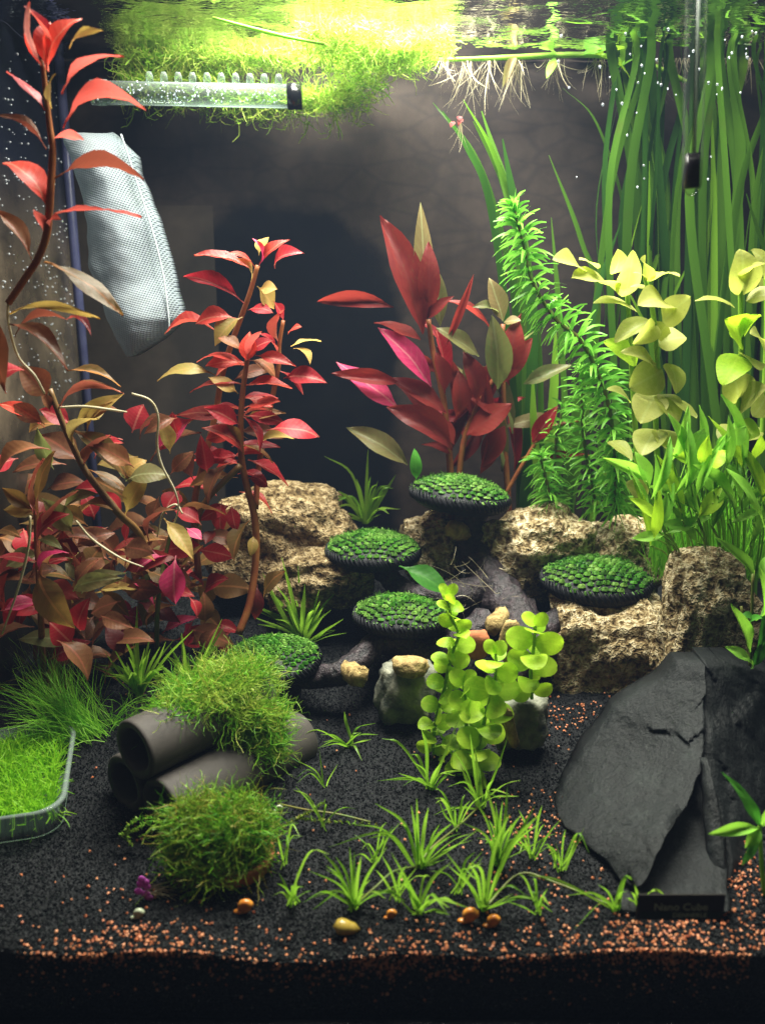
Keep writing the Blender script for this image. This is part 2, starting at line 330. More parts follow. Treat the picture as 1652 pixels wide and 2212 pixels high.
def m_film():
    N = NT('printed_background_film'); tc = N.n('ShaderNodeTexCoord').outputs['Object']; s = N.n('ShaderNodeSeparateXYZ', Vector=tc)
    # flat print: dark arch of a cave in dim brown stone with a few stone outlines
    x = N.math('ADD', s.outputs[0], .061); z = N.math('MAXIMUM', N.math('SUBTRACT', s.outputs[2], .22), 0.0)
    wob = N.math('MULTIPLY', N.math('SUBTRACT', N.noise(45, 4, tc), .5), .02)
    r = N.math('ADD', N.math('SQRT', N.math('ADD', N.math('MULTIPLY', x, x), N.math('MULTIPLY', z, z))), wob)
    arch = N.ramp(r, [(.066, 0), (.076, 1)])
    stone = N.mix(N.ramp(N.noise(60, 6, tc), [(.35, 0), (.7, 1)]), (.017, .013, .0105), (.029, .022, .018))
    br = N.n('ShaderNodeTexVoronoi', Scale=34.0, _feature='DISTANCE_TO_EDGE', Vector=N.n('ShaderNodeMapping', Vector=tc, Scale=(1, 1, 2.2)).outputs[0]).outputs['Distance']
    stone = N.mix(N.ramp(br, [(.0, .3), (.10, 0)]), stone, (.006, .006, .007))
    cave = N.mix(N.ramp(N.noise(50, 5, tc), [(.5, 0), (.75, 1)]), (.0006, .0012, .002), (.0025, .003, .003))
    col = N.mix(arch, cave, stone)
    left = N.math('MULTIPLY', N.math('LESS_THAN', s.outputs[0], -.103), N.math('LESS_THAN', s.outputs[2], .288))  # lighter brown rectangle at left: a reflection painted into the film colour
    col = N.mix(N.math('MULTIPLY', left, .5), col, N.mix(N.noise(60, 5, tc), (.02, .017, .012), (.06, .05, .038)))
    return N.done(N.bsdf(col, .6, .08))
M['film'] = m_film()
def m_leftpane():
    N = NT('reflection_painted_glass'); tc = N.n('ShaderNodeTexCoord').outputs['Object']; s = N.n('ShaderNodeSeparateXYZ', Vector=tc)
    nz = N.noise(35, 6, tc); col = N.mix(N.ramp(nz, [(.3, 0), (.7, 1)]), (.02, .017, .013), (.16, .125, .085))  # brown reflection painted into the pane colour, darker towards top and bottom
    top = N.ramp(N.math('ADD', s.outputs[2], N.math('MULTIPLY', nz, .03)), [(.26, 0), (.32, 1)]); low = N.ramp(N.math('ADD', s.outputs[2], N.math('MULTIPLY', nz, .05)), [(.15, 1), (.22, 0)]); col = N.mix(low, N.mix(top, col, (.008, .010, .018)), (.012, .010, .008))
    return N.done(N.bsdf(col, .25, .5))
M['leftpane'] = m_leftpane()
def m_rightpane():
    N = NT('dark_side_glass'); return N.done(N.bsdf((.01, .02, .014, 1), .12, .6))
M['rightpane'] = m_rightpane()
def m_water():
    N = NT('water_surface'); f = N.n('ShaderNodeFresnel', IOR=1.33); tc = N.n('ShaderNodeTexCoord').outputs['Object']
    mp = N.n('ShaderNodeMapping', Vector=tc, Scale=(1, 2.0, 1)).outputs[0]
    b = N.bump(N.noise(55, 3, mp), .3, .004); N.put(f.inputs['Normal'], b)
    t = N.n('ShaderNodeBsdfTransparent', Color=(1, 1, 1, 1)).outputs[0]; g = N.n('ShaderNodeBsdfGlossy', Color=(.95, .98, 1, 1), Roughness=.04, Normal=b).outputs[0]
    m = N.n('ShaderNodeMixShader', Fac=f.outputs[0]); N.t.links.new(t, m.inputs[1]); N.t.links.new(g, m.inputs[2]); return N.done(m.outputs[0])
M['water'] = m_water()

# ------------------------------------------------------------------ setting: substrate, tank, water, haze
WZ = 36.8
nx, ny = 150, 110
xs = np.linspace(-19, 26, nx); ys = np.linspace(0.02, 31.4, ny)
V = [(x, y, gh(x, y) + .07 * mnoise.noise((x * 2.2, y * 2.2, 0)) - .03) for y in ys for x in xs]
Fc = [(j * nx + i, j * nx + i + 1, (j + 1) * nx + i + 1, (j + 1) * nx + i) for j in range(ny - 1) for i in range(nx - 1)]
g = MB(); g.add(V, Fc)
g.add([(x, .02, gh(x, .02) - .03) for x in xs] + [(x, .02, -.6) for x in xs], [(i, nx + i, nx + i + 1, i + 1) for i in range(nx - 1)])
tag(g.build('ground', M['ground']), kind='structure')
def grains(pos, r, name, mat, label):
    base = np.array([(1, 0, 0), (-1, 0, 0), (0, 1, 0), (0, -1, 0), (0, 0, 1), (0, 0, -1)], float)
    tri = np.array([(0, 2, 4), (2, 1, 4), (1, 3, 4), (3, 0, 4), (2, 0, 5), (1, 2, 5), (3, 1, 5), (0, 3, 5)])
    n = len(pos); q = RNG.normal(size=(n, 4)); q /= np.linalg.norm(q, axis=1, keepdims=True); a, b, c, d = q.T
    Rm = np.stack([1 - 2 * (c * c + d * d), 2 * (b * c - a * d), 2 * (b * d + a * c), 2 * (b * c + a * d), 1 - 2 * (b * b + d * d), 2 * (c * d - a * b), 2 * (b * d - a * c), 2 * (c * d + a * b), 1 - 2 * (b * b + c * c)], 1).reshape(n, 3, 3)
    vs = base[None] * (r[:, None, None] * RNG.uniform(.75, 1.25, (n, 6, 1)))
    vs = np.einsum('nij,nkj->nki', Rm, vs) + pos[:, None, :]
    fs = (tri[None] + (np.arange(n) * 6)[:, None, None]).reshape(-1, 3)
    o = mesh_np(name, vs.reshape(-1, 3), fs, mat); return tag(o, label, 'gravel', kind='stuff')
n = 85000
gx = RNG.uniform(-15, 17, n); gy = 31 * RNG.uniform(0, 1, n) ** 1.6 + .08
P = np.stack([gx, gy, [gh(a, b) for a, b in zip(gx, gy)]], 1); P[:, 2] += RNG.uniform(-.03, .05, n)
grains(P, RNG.uniform(.03, .055, n), 'black_gravel', M['grain'], 'fine black gravel covering the tank floor')
def odens(x, y):
    d = .012 + .16 * math.exp(-y / .8) + .75 * math.exp(-((x + 8.0) / 2.6) ** 2 - (y / .8) ** 2)
    d += .9 * math.exp(-((x - 9.2) / 2.0) ** 2 - ((y - .6) / 1.3) ** 2) + .2 * math.exp(-((x - 5.5) / 2.0) ** 2 - ((y - 4.5) / 3) ** 2)
    d += .9 * math.exp(-((x - 13) / 2.0) ** 2 - ((y - 6) / 4) ** 2) + .5 * math.exp(-((x - 8) / 3) ** 2 - ((y - 13.5) / 1.5) ** 2) + .2 * math.exp(-((x - 2) / 3) ** 2 - (y / 1.5) ** 2)
    d += .10 * math.exp(-((x + 8) / 3) ** 2 - ((y - 3.5) / 3) ** 2)
    d += .6 * math.exp(-((x - 6.2) / 1.6) ** 2 - ((y - 6.6) / 1.2) ** 2)
    return d * (.35 + 1.3 * max(0, mnoise.noise((x * .9, y * .9, 3)) + .3) + 1.2 * max(0, mnoise.noise((x * 2.5, y * 2.5, 8))))
op = []
for _ in range(60000):
    x, y = random.uniform(-14, 14), random.uniform(0.1, 17)
    if random.random() < odens(x, y) * (.55 if y < 1.3 or x > 11 else .26): op.append((x, y, gh(x, y) + random.uniform(.02, .09)))
for _ in range(9000):                        # grains pressed against the front pane
    x = random.uniform(-12, 12); dz = random.expovariate(1 / .5); z = gh(x, .1) - dz
    k = .18 + .9 * math.exp(-((x - .1) / 1.2) ** 2 - ((dz - .5) / .35) ** 2) + .5 * math.exp(-((x + 8) / 2.5) ** 2) * (dz < .25) + .7 * math.exp(-((x - 10) / 2.6) ** 2) * math.exp(-dz / .9)
    if z > .7 and random.random() < k * (.3 + max(0, mnoise.noise((x * 1.3, 0, z * 1.5)) + .3)): op.append((x, random.uniform(.0, .05), z))
P = np.array(op); grains(P, RNG.uniform(.04, .075, len(P)), 'orange_gravel', M['orange'], 'orange clay gravel strewn over the black gravel')
bk = []
for _ in range(7000):
    x = random.uniform(-12, 12); z = random.uniform(.4, gh(x, .1)); bk.append((x, random.uniform(.0, .04), z))
P = np.array(bk); grains(P, RNG.uniform(.04, .075, len(P)), 'packed_black_gravel', M['grain'], 'black gravel packed against the front pane')

tank = thing('aquarium', 'clear glass aquarium holding the whole planted landscape', 'aquarium', (0, 0, 0))
MB().box((-19.5, -.45, -.5), (26.5, -.08, 43)).build('front_pane', M['pane'], tank, flat=True)
MB().box((-19, 31.8, -.5), (26, 32.3, 43)).build('back_pane', M['rim'], tank, flat=True)
MB().box((-19, 31.62, 1), (26, 31.7, 42)).build('background_film', M['film'], tank, flat=True)
MB().box((-19.4, -.04, -.5), (-19.02, 31.6, 43)).build('side_pane', M['leftpane'], tank, flat=True)
MB().box((26.02, -.04, -.5), (26.4, 31.6, 43)).build('side_pane', M['rightpane'], tank, flat=True)
f = MB(); f.tube([(-24, -.55, .28), (30, -.55, .28)], .3, 10); f.box((-24, -1.1, -4), (30, -.5, .3)); f.build('base_frame', M['rim'], tank)
MB().tube([(-24, -1.0, .46), (30, -1.0, .46)], .035, 6).build('painted_highlight', simple('highlight_paint', (.45, .62, .62), rough=.3), tank)  # added pale strip: a room reflection's highlight painted along the base frame
MB().tube([(-18.75, 31.3, 1), (-18.75, 31.3, 42)], .28, 8).build('silicone_seam', M['seam'], tank)
MB().tube([(25.7, 31.3, 1), (25.7, 31.3, 42)], .28, 8).build('silicone_seam', M['seam'], tank)
# sticker on the front pane
a = at(1376, 1931, -.46); b = at(1560, 1985, -.46)
stk = MB().box((a[0], -.50, b[2]), (b[0], -.455, a[2])).build('sticker', M['sticker'], tank, flat=True)
MB().box((a[0] + .12, -.508, b[2] + .06), (b[0] - .1, -.502, b[2] + .3)).build('stripe', M['ink'], stk, flat=True)
def text(s, x, z, size, y, mat, parent):
    cu = bpy.data.curves.new('lettering', 'FONT'); cu.body = s; cu.size = size * S; cu.extrude = .00003; cu.align_x = 'CENTER'
    t = bpy.data.objects.new('tmp', cu); C.objects.link(t); dg = bpy.context.evaluated_depsgraph_get()
    me = bpy.data.meshes.new_from_object(t.evaluated_get(dg)); bpy.data.objects.remove(t)
    for v in me.vertices: v.co = Vector((v.co.x + x * S, y * S - v.co.z, v.co.y + z * S))
    me.materials.clear(); return link('lettering', me, mat, parent)
text('Nano Cube', (a[0] + b[0]) / 2, b[2] + .36, .36, -.512, M['print'], stk)
text('DENNERLE', (a[0] + b[0]) / 2 + .3, b[2] + .11, .22, -.515, M['print'], stk)

wx, wy = 90, 80
V = [(x, y, WZ + .08 * math.sin(x * 1.1 + .6 * math.sin(y * .9)) * math.sin(y * 1.7 + .3) + .02 * math.sin(3.1 * x + 2.2 * y)) for y in np.linspace(0, 31.6, wy) for x in np.linspace(-19, 26, wx)]
m = MB(); m.add(V, [(j * wx + i, j * wx + i + 1, (j + 1) * wx + i + 1, (j + 1) * wx + i) for j in range(wy - 1) for i in range(wx - 1)])
tag(m.build('water_surface', M['water']), kind='structure')
N = NT('murky_water'); pv = N.n('ShaderNodeVolumePrincipled'); pv.inputs['Color'].default_value = (.40, .56, .92, 1); pv.inputs['Density'].default_value = .045
N.t.links.new(pv.outputs[0], N.out.inputs['Volume'])
hz = MB().box((-25, -26, -5.5), (31, 34, 43.3)).build('haze', N.m, flat=True); tag(hz, kind='stuff')
hz.visible_shadow = True

# ------------------------------------------------------------------ leaves
LEAF = {}
def leaf_mesh(key, shape, arch, fold=.12, twist=0, mat=None, ns=7, nc=4):
    def wid(t):
        if shape == 'ovate': v = math.sin(math.pi * min(1, max(0, (t - .13) / .87)) ** .86) ** 1.05 * (1.04 - .18 * t)
        elif shape == 'lance': v = math.sin(math.pi * min(1, max(0, (t - .04) / .96)) ** .85) ** .9
        elif shape == 'round': v = math.sqrt(max(0, 1 - ((t - .52) / .49) ** 2)) if t > .06 else .08
        elif shape == 'cordate': v = (max(0, math.sin(math.pi * min(1, max(0, (t - .04) / .96)) ** .72)) ** .62) * (1 if t < .8 else .96)
        elif shape == 'spat': v = math.sin(math.pi * min(1, max(0, t)) ** 1.9) ** .8
        else: v = 1
        return max(.045 if t < .9 else .0, v)
    ts = [0, .08, .17, .27, .38, .49, .60, .71, .81, .90, .96, 1.0] if ns == 7 else [i / ns for i in range(ns + 1)]
    pts = []; p = np.zeros(2); prev = 0
    for t in ts:
        ang = arch * (.5 - t); d = (t - prev); p = p + d * np.array([math.cos(ang), math.sin(ang)]); prev = t; pts.append((t, p.copy(), ang))
    e = pts[-1][1]; L = np.linalg.norm(e); ph = math.atan2(e[1], e[0]); cr, sr = math.cos(-ph), math.sin(-ph)
    vs = []
    for t, p, ang in pts:
        y, z = (cr * p[0] - sr * p[1]) / L, (sr * p[0] + cr * p[1]) / L
        for c in range(nc + 1):
            u = (c / nc - .5) * wid(t); tw = twist * (t - .3)
            zz = abs(u) * fold + .022 * math.sin(9 * t + 1.7 * c + arch * 9) + .012 * math.sin(17 * t + 2.9 * c + twist * 7)
            vs.append((u * math.cos(tw), y, z + zz * .6 + u * math.sin(tw) * .6))
    fs = [(i * (nc + 1) + c, i * (nc + 1) + c + 1, (i + 1) * (nc + 1) + c + 1, (i + 1) * (nc + 1) + c) for i in range(len(ts) - 1) for c in range(nc)]
    me = bpy.data.meshes.new('leaf'); me.from_pydata(vs, [], fs); me.update(); me.polygons.foreach_set('use_smooth', [True] * len(fs))
    me.materials.append(M[mat]); return me
def leaves_for(mat, shape):
    k = (mat, shape)
    if k not in LEAF:
        arcs = {'round': (.2, .6, 1.0), 'cordate': (.5, .9, 1.3), 'ovate': (.6, 1.1, 1.6), 'lance': (.3, .7, 1.1), 'spat': (.2, .5, .8)}[shape]
        LEAF[k] = [leaf_mesh(k, shape, a, f, t, mat) for a in arcs for f, t in ((.25, .2), (.05, -.4), (.38, .7))]
    return LEAF[k]
def leaf3(plant, mat, shape, b, t, wcm, roll=0, v=None, label=None):
    b = np.asarray(b, float); t = np.asarray(t, float); ax = t - b; L = np.linalg.norm(ax); ax = ax / L
    n0 = np.array({'round': [0, -.86, .5], 'cordate': [0, -.7, .7], 'ovate': [0, -.52, .85], 'lance': [0, -.75, .66]}.get(shape, [0, -.7, .7])); n0 = n0 - ax * np.dot(n0, ax); n0 /= np.linalg.norm(n0) + 1e-9
    xa = np.cross(ax, n0); r = R(roll); nn = n0 * math.cos(r) + xa * math.sin(r); xa = np.cross(ax, nn)
    ms = leaves_for(mat, shape); me = ms[random.randrange(len(ms)) if v is None else v % len(ms)]
    o = bpy.data.objects.new('leaf', me); C.objects.link(o); o.parent = plant
    p = (b - np.array(plant['org'])) * S
    o.matrix_basis = Matrix(((xa[0] * wcm * S, ax[0] * L * S, nn[0] * L * S, p[0]), (xa[1] * wcm * S, ax[1] * L * S, nn[1] * L * S, p[1]), (xa[2] * wcm * S, ax[2] * L * S, nn[2] * L * S, p[2]), (0, 0, 0, 1)))
    if label: o['label'] = label
    return o
def leafP(plant, mat, shape, bx, by, tx, ty, y, wpx, dy=None, roll=None, v=None):
    if dy is None: dy = random.uniform(-1.2, .6)
    b = at(bx, by, y); t = at(tx, ty, y + dy)
    return leaf3(plant, mat, shape, b, t, wpx * (1.2 if shape == 'ovate' else 1.1 if shape == 'lance' else 1.0) / pxcm(b), random.uniform(-35, 35) if roll is None else roll, v)
def stemP(plant, pts, y, rpx, mat, name='stem', n=5):
    Q = [at(p[0], p[1], p[2] if len(p) > 2 else y) for p in pts]; Q = smooth_path(Q, n)
    k = pxcm(Q[0]); r = [a / k for a in (rpx if hasattr(rpx, '__len__') else (rpx, rpx))]
    return MB().tube(Q, r, 7).build(name, mat, plant)
RED = ['red', 'red', 'crimson']

# -- tall red stem plant, left, close to the pane
A = thing('red_stem_plant', 'tall bare stem topped with glossy red leaves in the upper left corner', 'aquatic plant', at(22, 655, 10))
stemP(A, [(92, 130), (103, 231), (108, 275), (114, 325), (110, 398), (105, 475), (98, 518), (80, 562), (54, 602), (18, 655)], 10, (5, 9, 8), M['stem_red'])
for q in [('red', 94, 150, 65, 4, 46, -10), ('red', 106, 155, 177, 40, 50, 15), ('crimson', 92, 147, 53, 13, 24, 60), ('red', 100, 150, 110, 48, 42, 5), ('yellow', 150, 105, 222, 66, 22, 20), ('red', 134, 203, 268, 123, 40, -15), ('crimson', 98, 238, 14, 155, 44, 25), ('yellow', 112, 235, 121, 159, 24, 10), ('red', 137, 278, 315, 237, 38, -20), ('brown', 101, 322, -8, 250, 28, 30), ('brown', 119, 385, 312, 389, 52, -30), ('red', 104, 455, 6, 352, 62, 15), ('red', 119, 461, 307, 470, 30, -50), ('brown', 69, 562, -6, 455, 34, 30), ('olive', 96, 565, 266, 683, 50, -20), ('red', 94, 500, 72, 453, 24, 20), ('red', 110, 495, 133, 474, 20, 10), ('brown', 33, 728, 145, 690, 26, -20), ('crimson', 145, 690, 198, 726, 26, -20), ('brown', 22, 700, 148, 802, 46, -10), ('brown', -6, 665, 14, 850, 60, 20), ('crimson', -10, 825, 54, 800, 60, 0), ('red', 112, 300, 182, 302, 34, -40)]:
    leafP(A, q[0], 'ovate', *q[1:5], 10, q[5], roll=q[6])
leafP(A, 'yellow', 'lance', 22, 678, 217, 688, 10, 12, roll=0)
MB().tube(smooth_path([at(18, 655, 10), at(20, 700, 10), at(40, 770, 10.3), at(75, 810, 10.6), at(97, 850, 11)], 6), .05, 5).build('root', M['root'], A)

# -- mass of brown and olive leaved stems, lower left
B = thing('olive_stem_plant', 'spreading bush of olive and brown leaves with a slanting green stem at the left', 'aquatic plant', at(300, 1250, 15))
stemP(B, [(108, 840), (134, 909), (163, 974), (188, 1021), (224, 1068), (260, 1112), (300, 1152, 15), (330, 1230, 16)], 14, (6, 8, 9), M['stem_brown'])
for q in [('olive', 148, 924, 278, 1036, 48), ('olive', 188, 1014, 278, 1065, 26), ('sage', 272, 1040, 368, 1029, 44), ('yellow', 271, 1112, 325, 1021, 40), ('yellow', 155, 920, 268, 852, 36), ('yellow', 188, 938, 245, 868, 26), ('brown', 98, 917, 30, 873, 36), ('red', 98, 924, -4, 873, 30), ('brown', 108, 888, 90, 845, 20), ('olive', 148, 800, 262, 836, 28), ('brown', 105, 860, 40, 790, 56), ('brown', 125, 890, 268, 850, 44), ('yellow', 163, 974, 215, 905, 24), ('brown', 180, 1010, 240, 940, 50), ('yellow', 354, 1119, 419, 1211, 36), ('sage', 224, 1068, 140, 1095, 22), ('olive', 260, 1112, 180, 1090, 30), ('brown', 190, 905, 262, 890, 60), ('brown', 290, 1010, 200, 960, 40)]:
    leafP(B, q[0], 'ovate', *q[1:5], 14, q[5])
for k in range(26):
    x, y = random.uniform(20, 400), random.uniform(900, 1330); a = random.uniform(0, 6.28); L = random.uniform(60, 120)
    leafP(B, random.choice(['brown', 'olive', 'brown', 'crimson', 'yellow']), 'ovate', x, y, x + L * math.cos(a), y + .7 * L * math.sin(a), random.uniform(15.5, 18), random.uniform(24, 44))
B2 = thing('red_stem_plant', 'dark red and olive leaved stem standing in the lower left corner', 'aquatic plant', gat(90, 1480))
gb = gat(95, 1480)
MB().tube(smooth_path([gb, at(88, 1300, 13), at(80, 1150, 13), at(78, 1060, 13)], 5), (.16, .14, .1), 7).build('stem', M['stem_red'], B2)
for q in [('crimson', 78, 1112, 95, 990, 40), ('olive', 80, 1105, 120, 974, 46), ('olive', 76, 1105, 5, 1054, 30), ('yellow', 76, 1105, 8, 1101, 30), ('brown', 108, 971, -2, 1021, 40), ('olive', -6, 1155, 47, 1162, 24), ('sage', 83, 1166, 137, 1188, 24), ('crimson', 80, 1213, -6, 1205, 40), ('olive', 83, 1231, 163, 1358, 66), ('sage', 159, 1278, 268, 1249, 34), ('brown', 123, 1383, 190, 1473, 60), ('magenta', 90, 1303, 11, 1318, 40), ('brown', 217, 1329, 289, 1358, 34), ('crimson', 60, 1290, 10, 1350, 50), ('crimson', 84, 1180, 150, 1110, 56), ('brown', 90, 1150, 170, 1060, 60), ('magenta', 84, 1240, 150, 1195, 40)]:
    leafP(B2, q[0], 'ovate', *q[1:5], 12.5, q[5])
for k in range(30):
    x, y = random.uniform(0, 300), random.uniform(1120, 1400); a = random.uniform(0, 6.28); L = random.uniform(60, 120)
    leafP(B2, random.choice(['rust', 'brown', 'brown', 'olive']), 'ovate', x, y, x + L * math.cos(a), y + .7 * L * math.sin(a), random.uniform(14, 17), random.uniform(30, 50))
B3 = thing('red_stem_plant', 'low dark red stem with one big pink leaf between the left bush and the rocks', 'aquatic plant', gat(350, 1420))
MB().tube(smooth_path([gat(340, 1430), at(340, 1330, 16.5), at(352, 1230, 17), at(370, 1150, 17.5)], 5), (.14, .12, .09), 7).build('stem', M['stem_green'], B3)
leafP(B3, 'magenta', 'ovate', 380, 1200, 380, 1305, 15, 50, dy=-.3, roll=0)
for k in range(34):
    x, y = random.uniform(270, 470), random.uniform(1130, 1370); a = random.uniform(0, 6.28); L = random.uniform(50, 105)
    leafP(B3, random.choice(['crimson', 'brown', 'rust', 'olive', 'magenta', 'brown']), 'ovate', x, y, x + L * math.cos(a), y + .7 * L * math.sin(a), random.uniform(16, 20), random.uniform(22, 42))
for T_, x0, x1, y0, y1, d0, d1, nn in ((B2, -10, 330, 1130, 1440, 13.5, 19, 46), (B, 10, 400, 930, 1300, 17, 22, 40), (B3, 250, 480, 1150, 1400, 17, 23, 34)):
    for k in range(nn):
        x, y = random.uniform(x0, x1), random.uniform(y0, y1); a = random.uniform(0, 6.28); L = random.uniform(80, 140)
        leafP(T_, random.choice(['crimson', 'brown', 'olive', 'olive', 'brown', 'yellow', 'sage'] if T_ is B else ['crimson', 'brown', 'brown', 'olive', 'olive', 'sage', 'rust']), 'ovate', x, y, x + L * math.cos(a), y + .7 * L * math.sin(a), random.uniform(d0, d1), random.uniform(34, 56))
# loose pale roots arching through the left bush
for nm, pts, y in [('arching between the left bush and the red plant', [(285, 850), (325, 865), (342, 900), (340, 960), (350, 1005), (378, 1060), (386, 1100), (373, 1140)], 13), ('curving over the dark leaves at lower left', [(165, 1125), (200, 1165), (260, 1205), (310, 1225)], 12), ('hanging straight down at the left edge', [(66, 1115), (62, 1180), (40, 1270), (5, 1370)], 9), ('lying level across the brown leaves', [(130, 880), (180, 878), (240, 885), (275, 890)], 12), ('rising beside the bush over the rock', [(395, 1110), (380, 1090), (352, 1110), (340, 1160)], 15)]:
    t = thing('aquatic_root', 'thin pale root ' + nm, 'root', at(pts[0][0], pts[0][1], y), 'pale roots around the left plants')
    MB().tube(smooth_path([at(*p, y + .15 * i) for i, p in enumerate(pts)], 6), (.045, .06, .03), 5).build('root_strand', M['root'], t)

# -- bright red plant left of the centre
Cp = thing('red_stem_plant', 'upright plant with tiers of bright red leaves left of the cave print', 'aquatic plant', gat(515, 1370))
stemP(Cp, [(540, 745), (528, 819), (521, 891), (521, 982), (532, 1043), (550, 1119), (553, 1199), (540, 1300, 17.5), (515, 1370, 17)], 18, (5, 8, 9), M['stem_red'])
stemP(Cp, [(557, 573, 19.5), (542, 627, 19.5), (524, 678, 19.5), (503, 735, 19.5), (481, 808, 19.5), (465, 900, 19.5), (440, 1000, 19), (420, 1100, 18.5), (430, 1250, 18)], 19, (5, 7, 8), M['stem_red'])
stemP(Cp, [(612, 692, 20), (603, 746, 20), (601, 793, 20), (580, 900, 20), (560, 1000, 19.5), (552, 1100, 19)], 20, (4, 6, 7), M['stem_red'])
stemP(Cp, [(415, 1160), (440, 1090), (480, 1045), (520, 1005)], 17.5, (6, 7), M['stem_brown'])
for q in [('wine', 542, 580, 419, 551, 36), ('wine', 550, 576, 488, 547, 30), ('magenta', 557, 576, 546, 515, 26), ('yellow', 560, 552, 581, 513, 30), ('wine', 559, 573, 627, 518, 28), ('yellow', 542, 609, 510, 558, 24), ('crimson', 528, 656, 396, 598, 28), ('wine', 510, 688, 423, 700, 40), ('yellow', 524, 685, 465, 748, 38), ('wine', 470, 719, 356, 722, 34), ('crimson', 594, 580, 657, 547, 44), ('yellow', 556, 618, 592, 668, 44), ('yellow', 560, 625, 600, 625, 34), ('crimson', 536, 670, 590, 676, 30), ('crimson', 590, 650, 612, 692, 30)]:
    leafP(Cp, q[0], 'ovate', *q[1:5], 19, q[5])
for q in [('crimson', 604, 745, 615, 668, 34), ('wine', 622, 722, 652, 706, 24), ('yellow', 628, 748, 694, 737, 34), ('yellow', 634, 753, 670, 788, 36), ('crimson', 612, 818, 707, 828, 42), ('crimson', 600, 800, 655, 852, 36), ('crimson', 600, 770, 560, 720, 34)]:
    leafP(Cp, q[0], 'ovate', *q[1:5], 20, q[5])
for q in [('red', 532, 786, 540, 716, 34), ('red', 536, 780, 566, 716, 26), ('wine', 524, 790, 425, 783, 36), ('brown', 539, 779, 595, 817, 40), ('wine', 552, 768, 640, 792, 30), ('wine', 529, 833, 632, 840, 40), ('yellow', 466, 811, 340, 824, 38), ('wine', 524, 830, 410, 848, 34), ('wine', 515, 897, 378, 898, 40), ('brown', 380, 902, 302, 948, 30), ('magenta', 425, 900, 341, 976, 50), ('wine', 525, 884, 606, 868, 46), ('yellow', 556, 958, 636, 948, 28), ('crimson', 575, 930, 690, 944, 46), ('crimson', 536, 993, 622, 1050, 46), ('wine', 533, 1032, 579, 1052, 26), ('wine', 524, 982, 436, 924, 36), ('olive', 521, 965, 470, 915, 30), ('olive', 515, 1032, 410, 1052, 34), ('crimson', 448, 1021, 434, 938, 34), ('brown', 420, 1040, 414, 975, 36), ('crimson', 500, 1090, 430, 1125, 30), ('crimson', 500, 1090, 512, 1150, 28), ('crimson', 480, 1080, 478, 1155, 28), ('olive', 546, 1119, 506, 1212, 34), ('yellow', 547, 1155, 540, 1205, 22), ('olive', 570, 1290, 617, 1233, 36), ('rust', 556, 1262, 551, 1338, 28), ('wine', 521, 940, 445, 950, 34), ('crimson', 524, 900, 560, 985, 26), ('wine', 530, 860, 590, 880, 30), ('crimson', 520, 920, 440, 880, 36), ('brown', 524, 760, 470, 730, 30), ('crimson', 540, 760, 590, 735, 34), ('olive', 521, 960, 590, 1000, 30), ('yellow', 515, 850, 450, 815, 30), ('brown', 500, 1000, 450, 1090, 32), ('olive', 420, 1100, 350, 1060, 30), ('olive', 430, 1140, 380, 1190, 34)]:
    leafP(Cp, q[0], 'ovate', *q[1:5], 18, q[5])

for k in range(22):
    f = random.random(); x, y = 535 - 30 * f + random.gauss(0, 12), 780 + 330 * f; a = random.choice([0, math.pi]) + random.gauss(0, .4); L = random.uniform(60, 110)
    leafP(Cp, random.choice(['wine', 'crimson', 'crimson', 'olive', 'brown']), 'ovate', x, y, x + L * math.cos(a), y + .6 * L * math.sin(a) + 8, random.uniform(18.5, 20.5), random.uniform(24, 36))
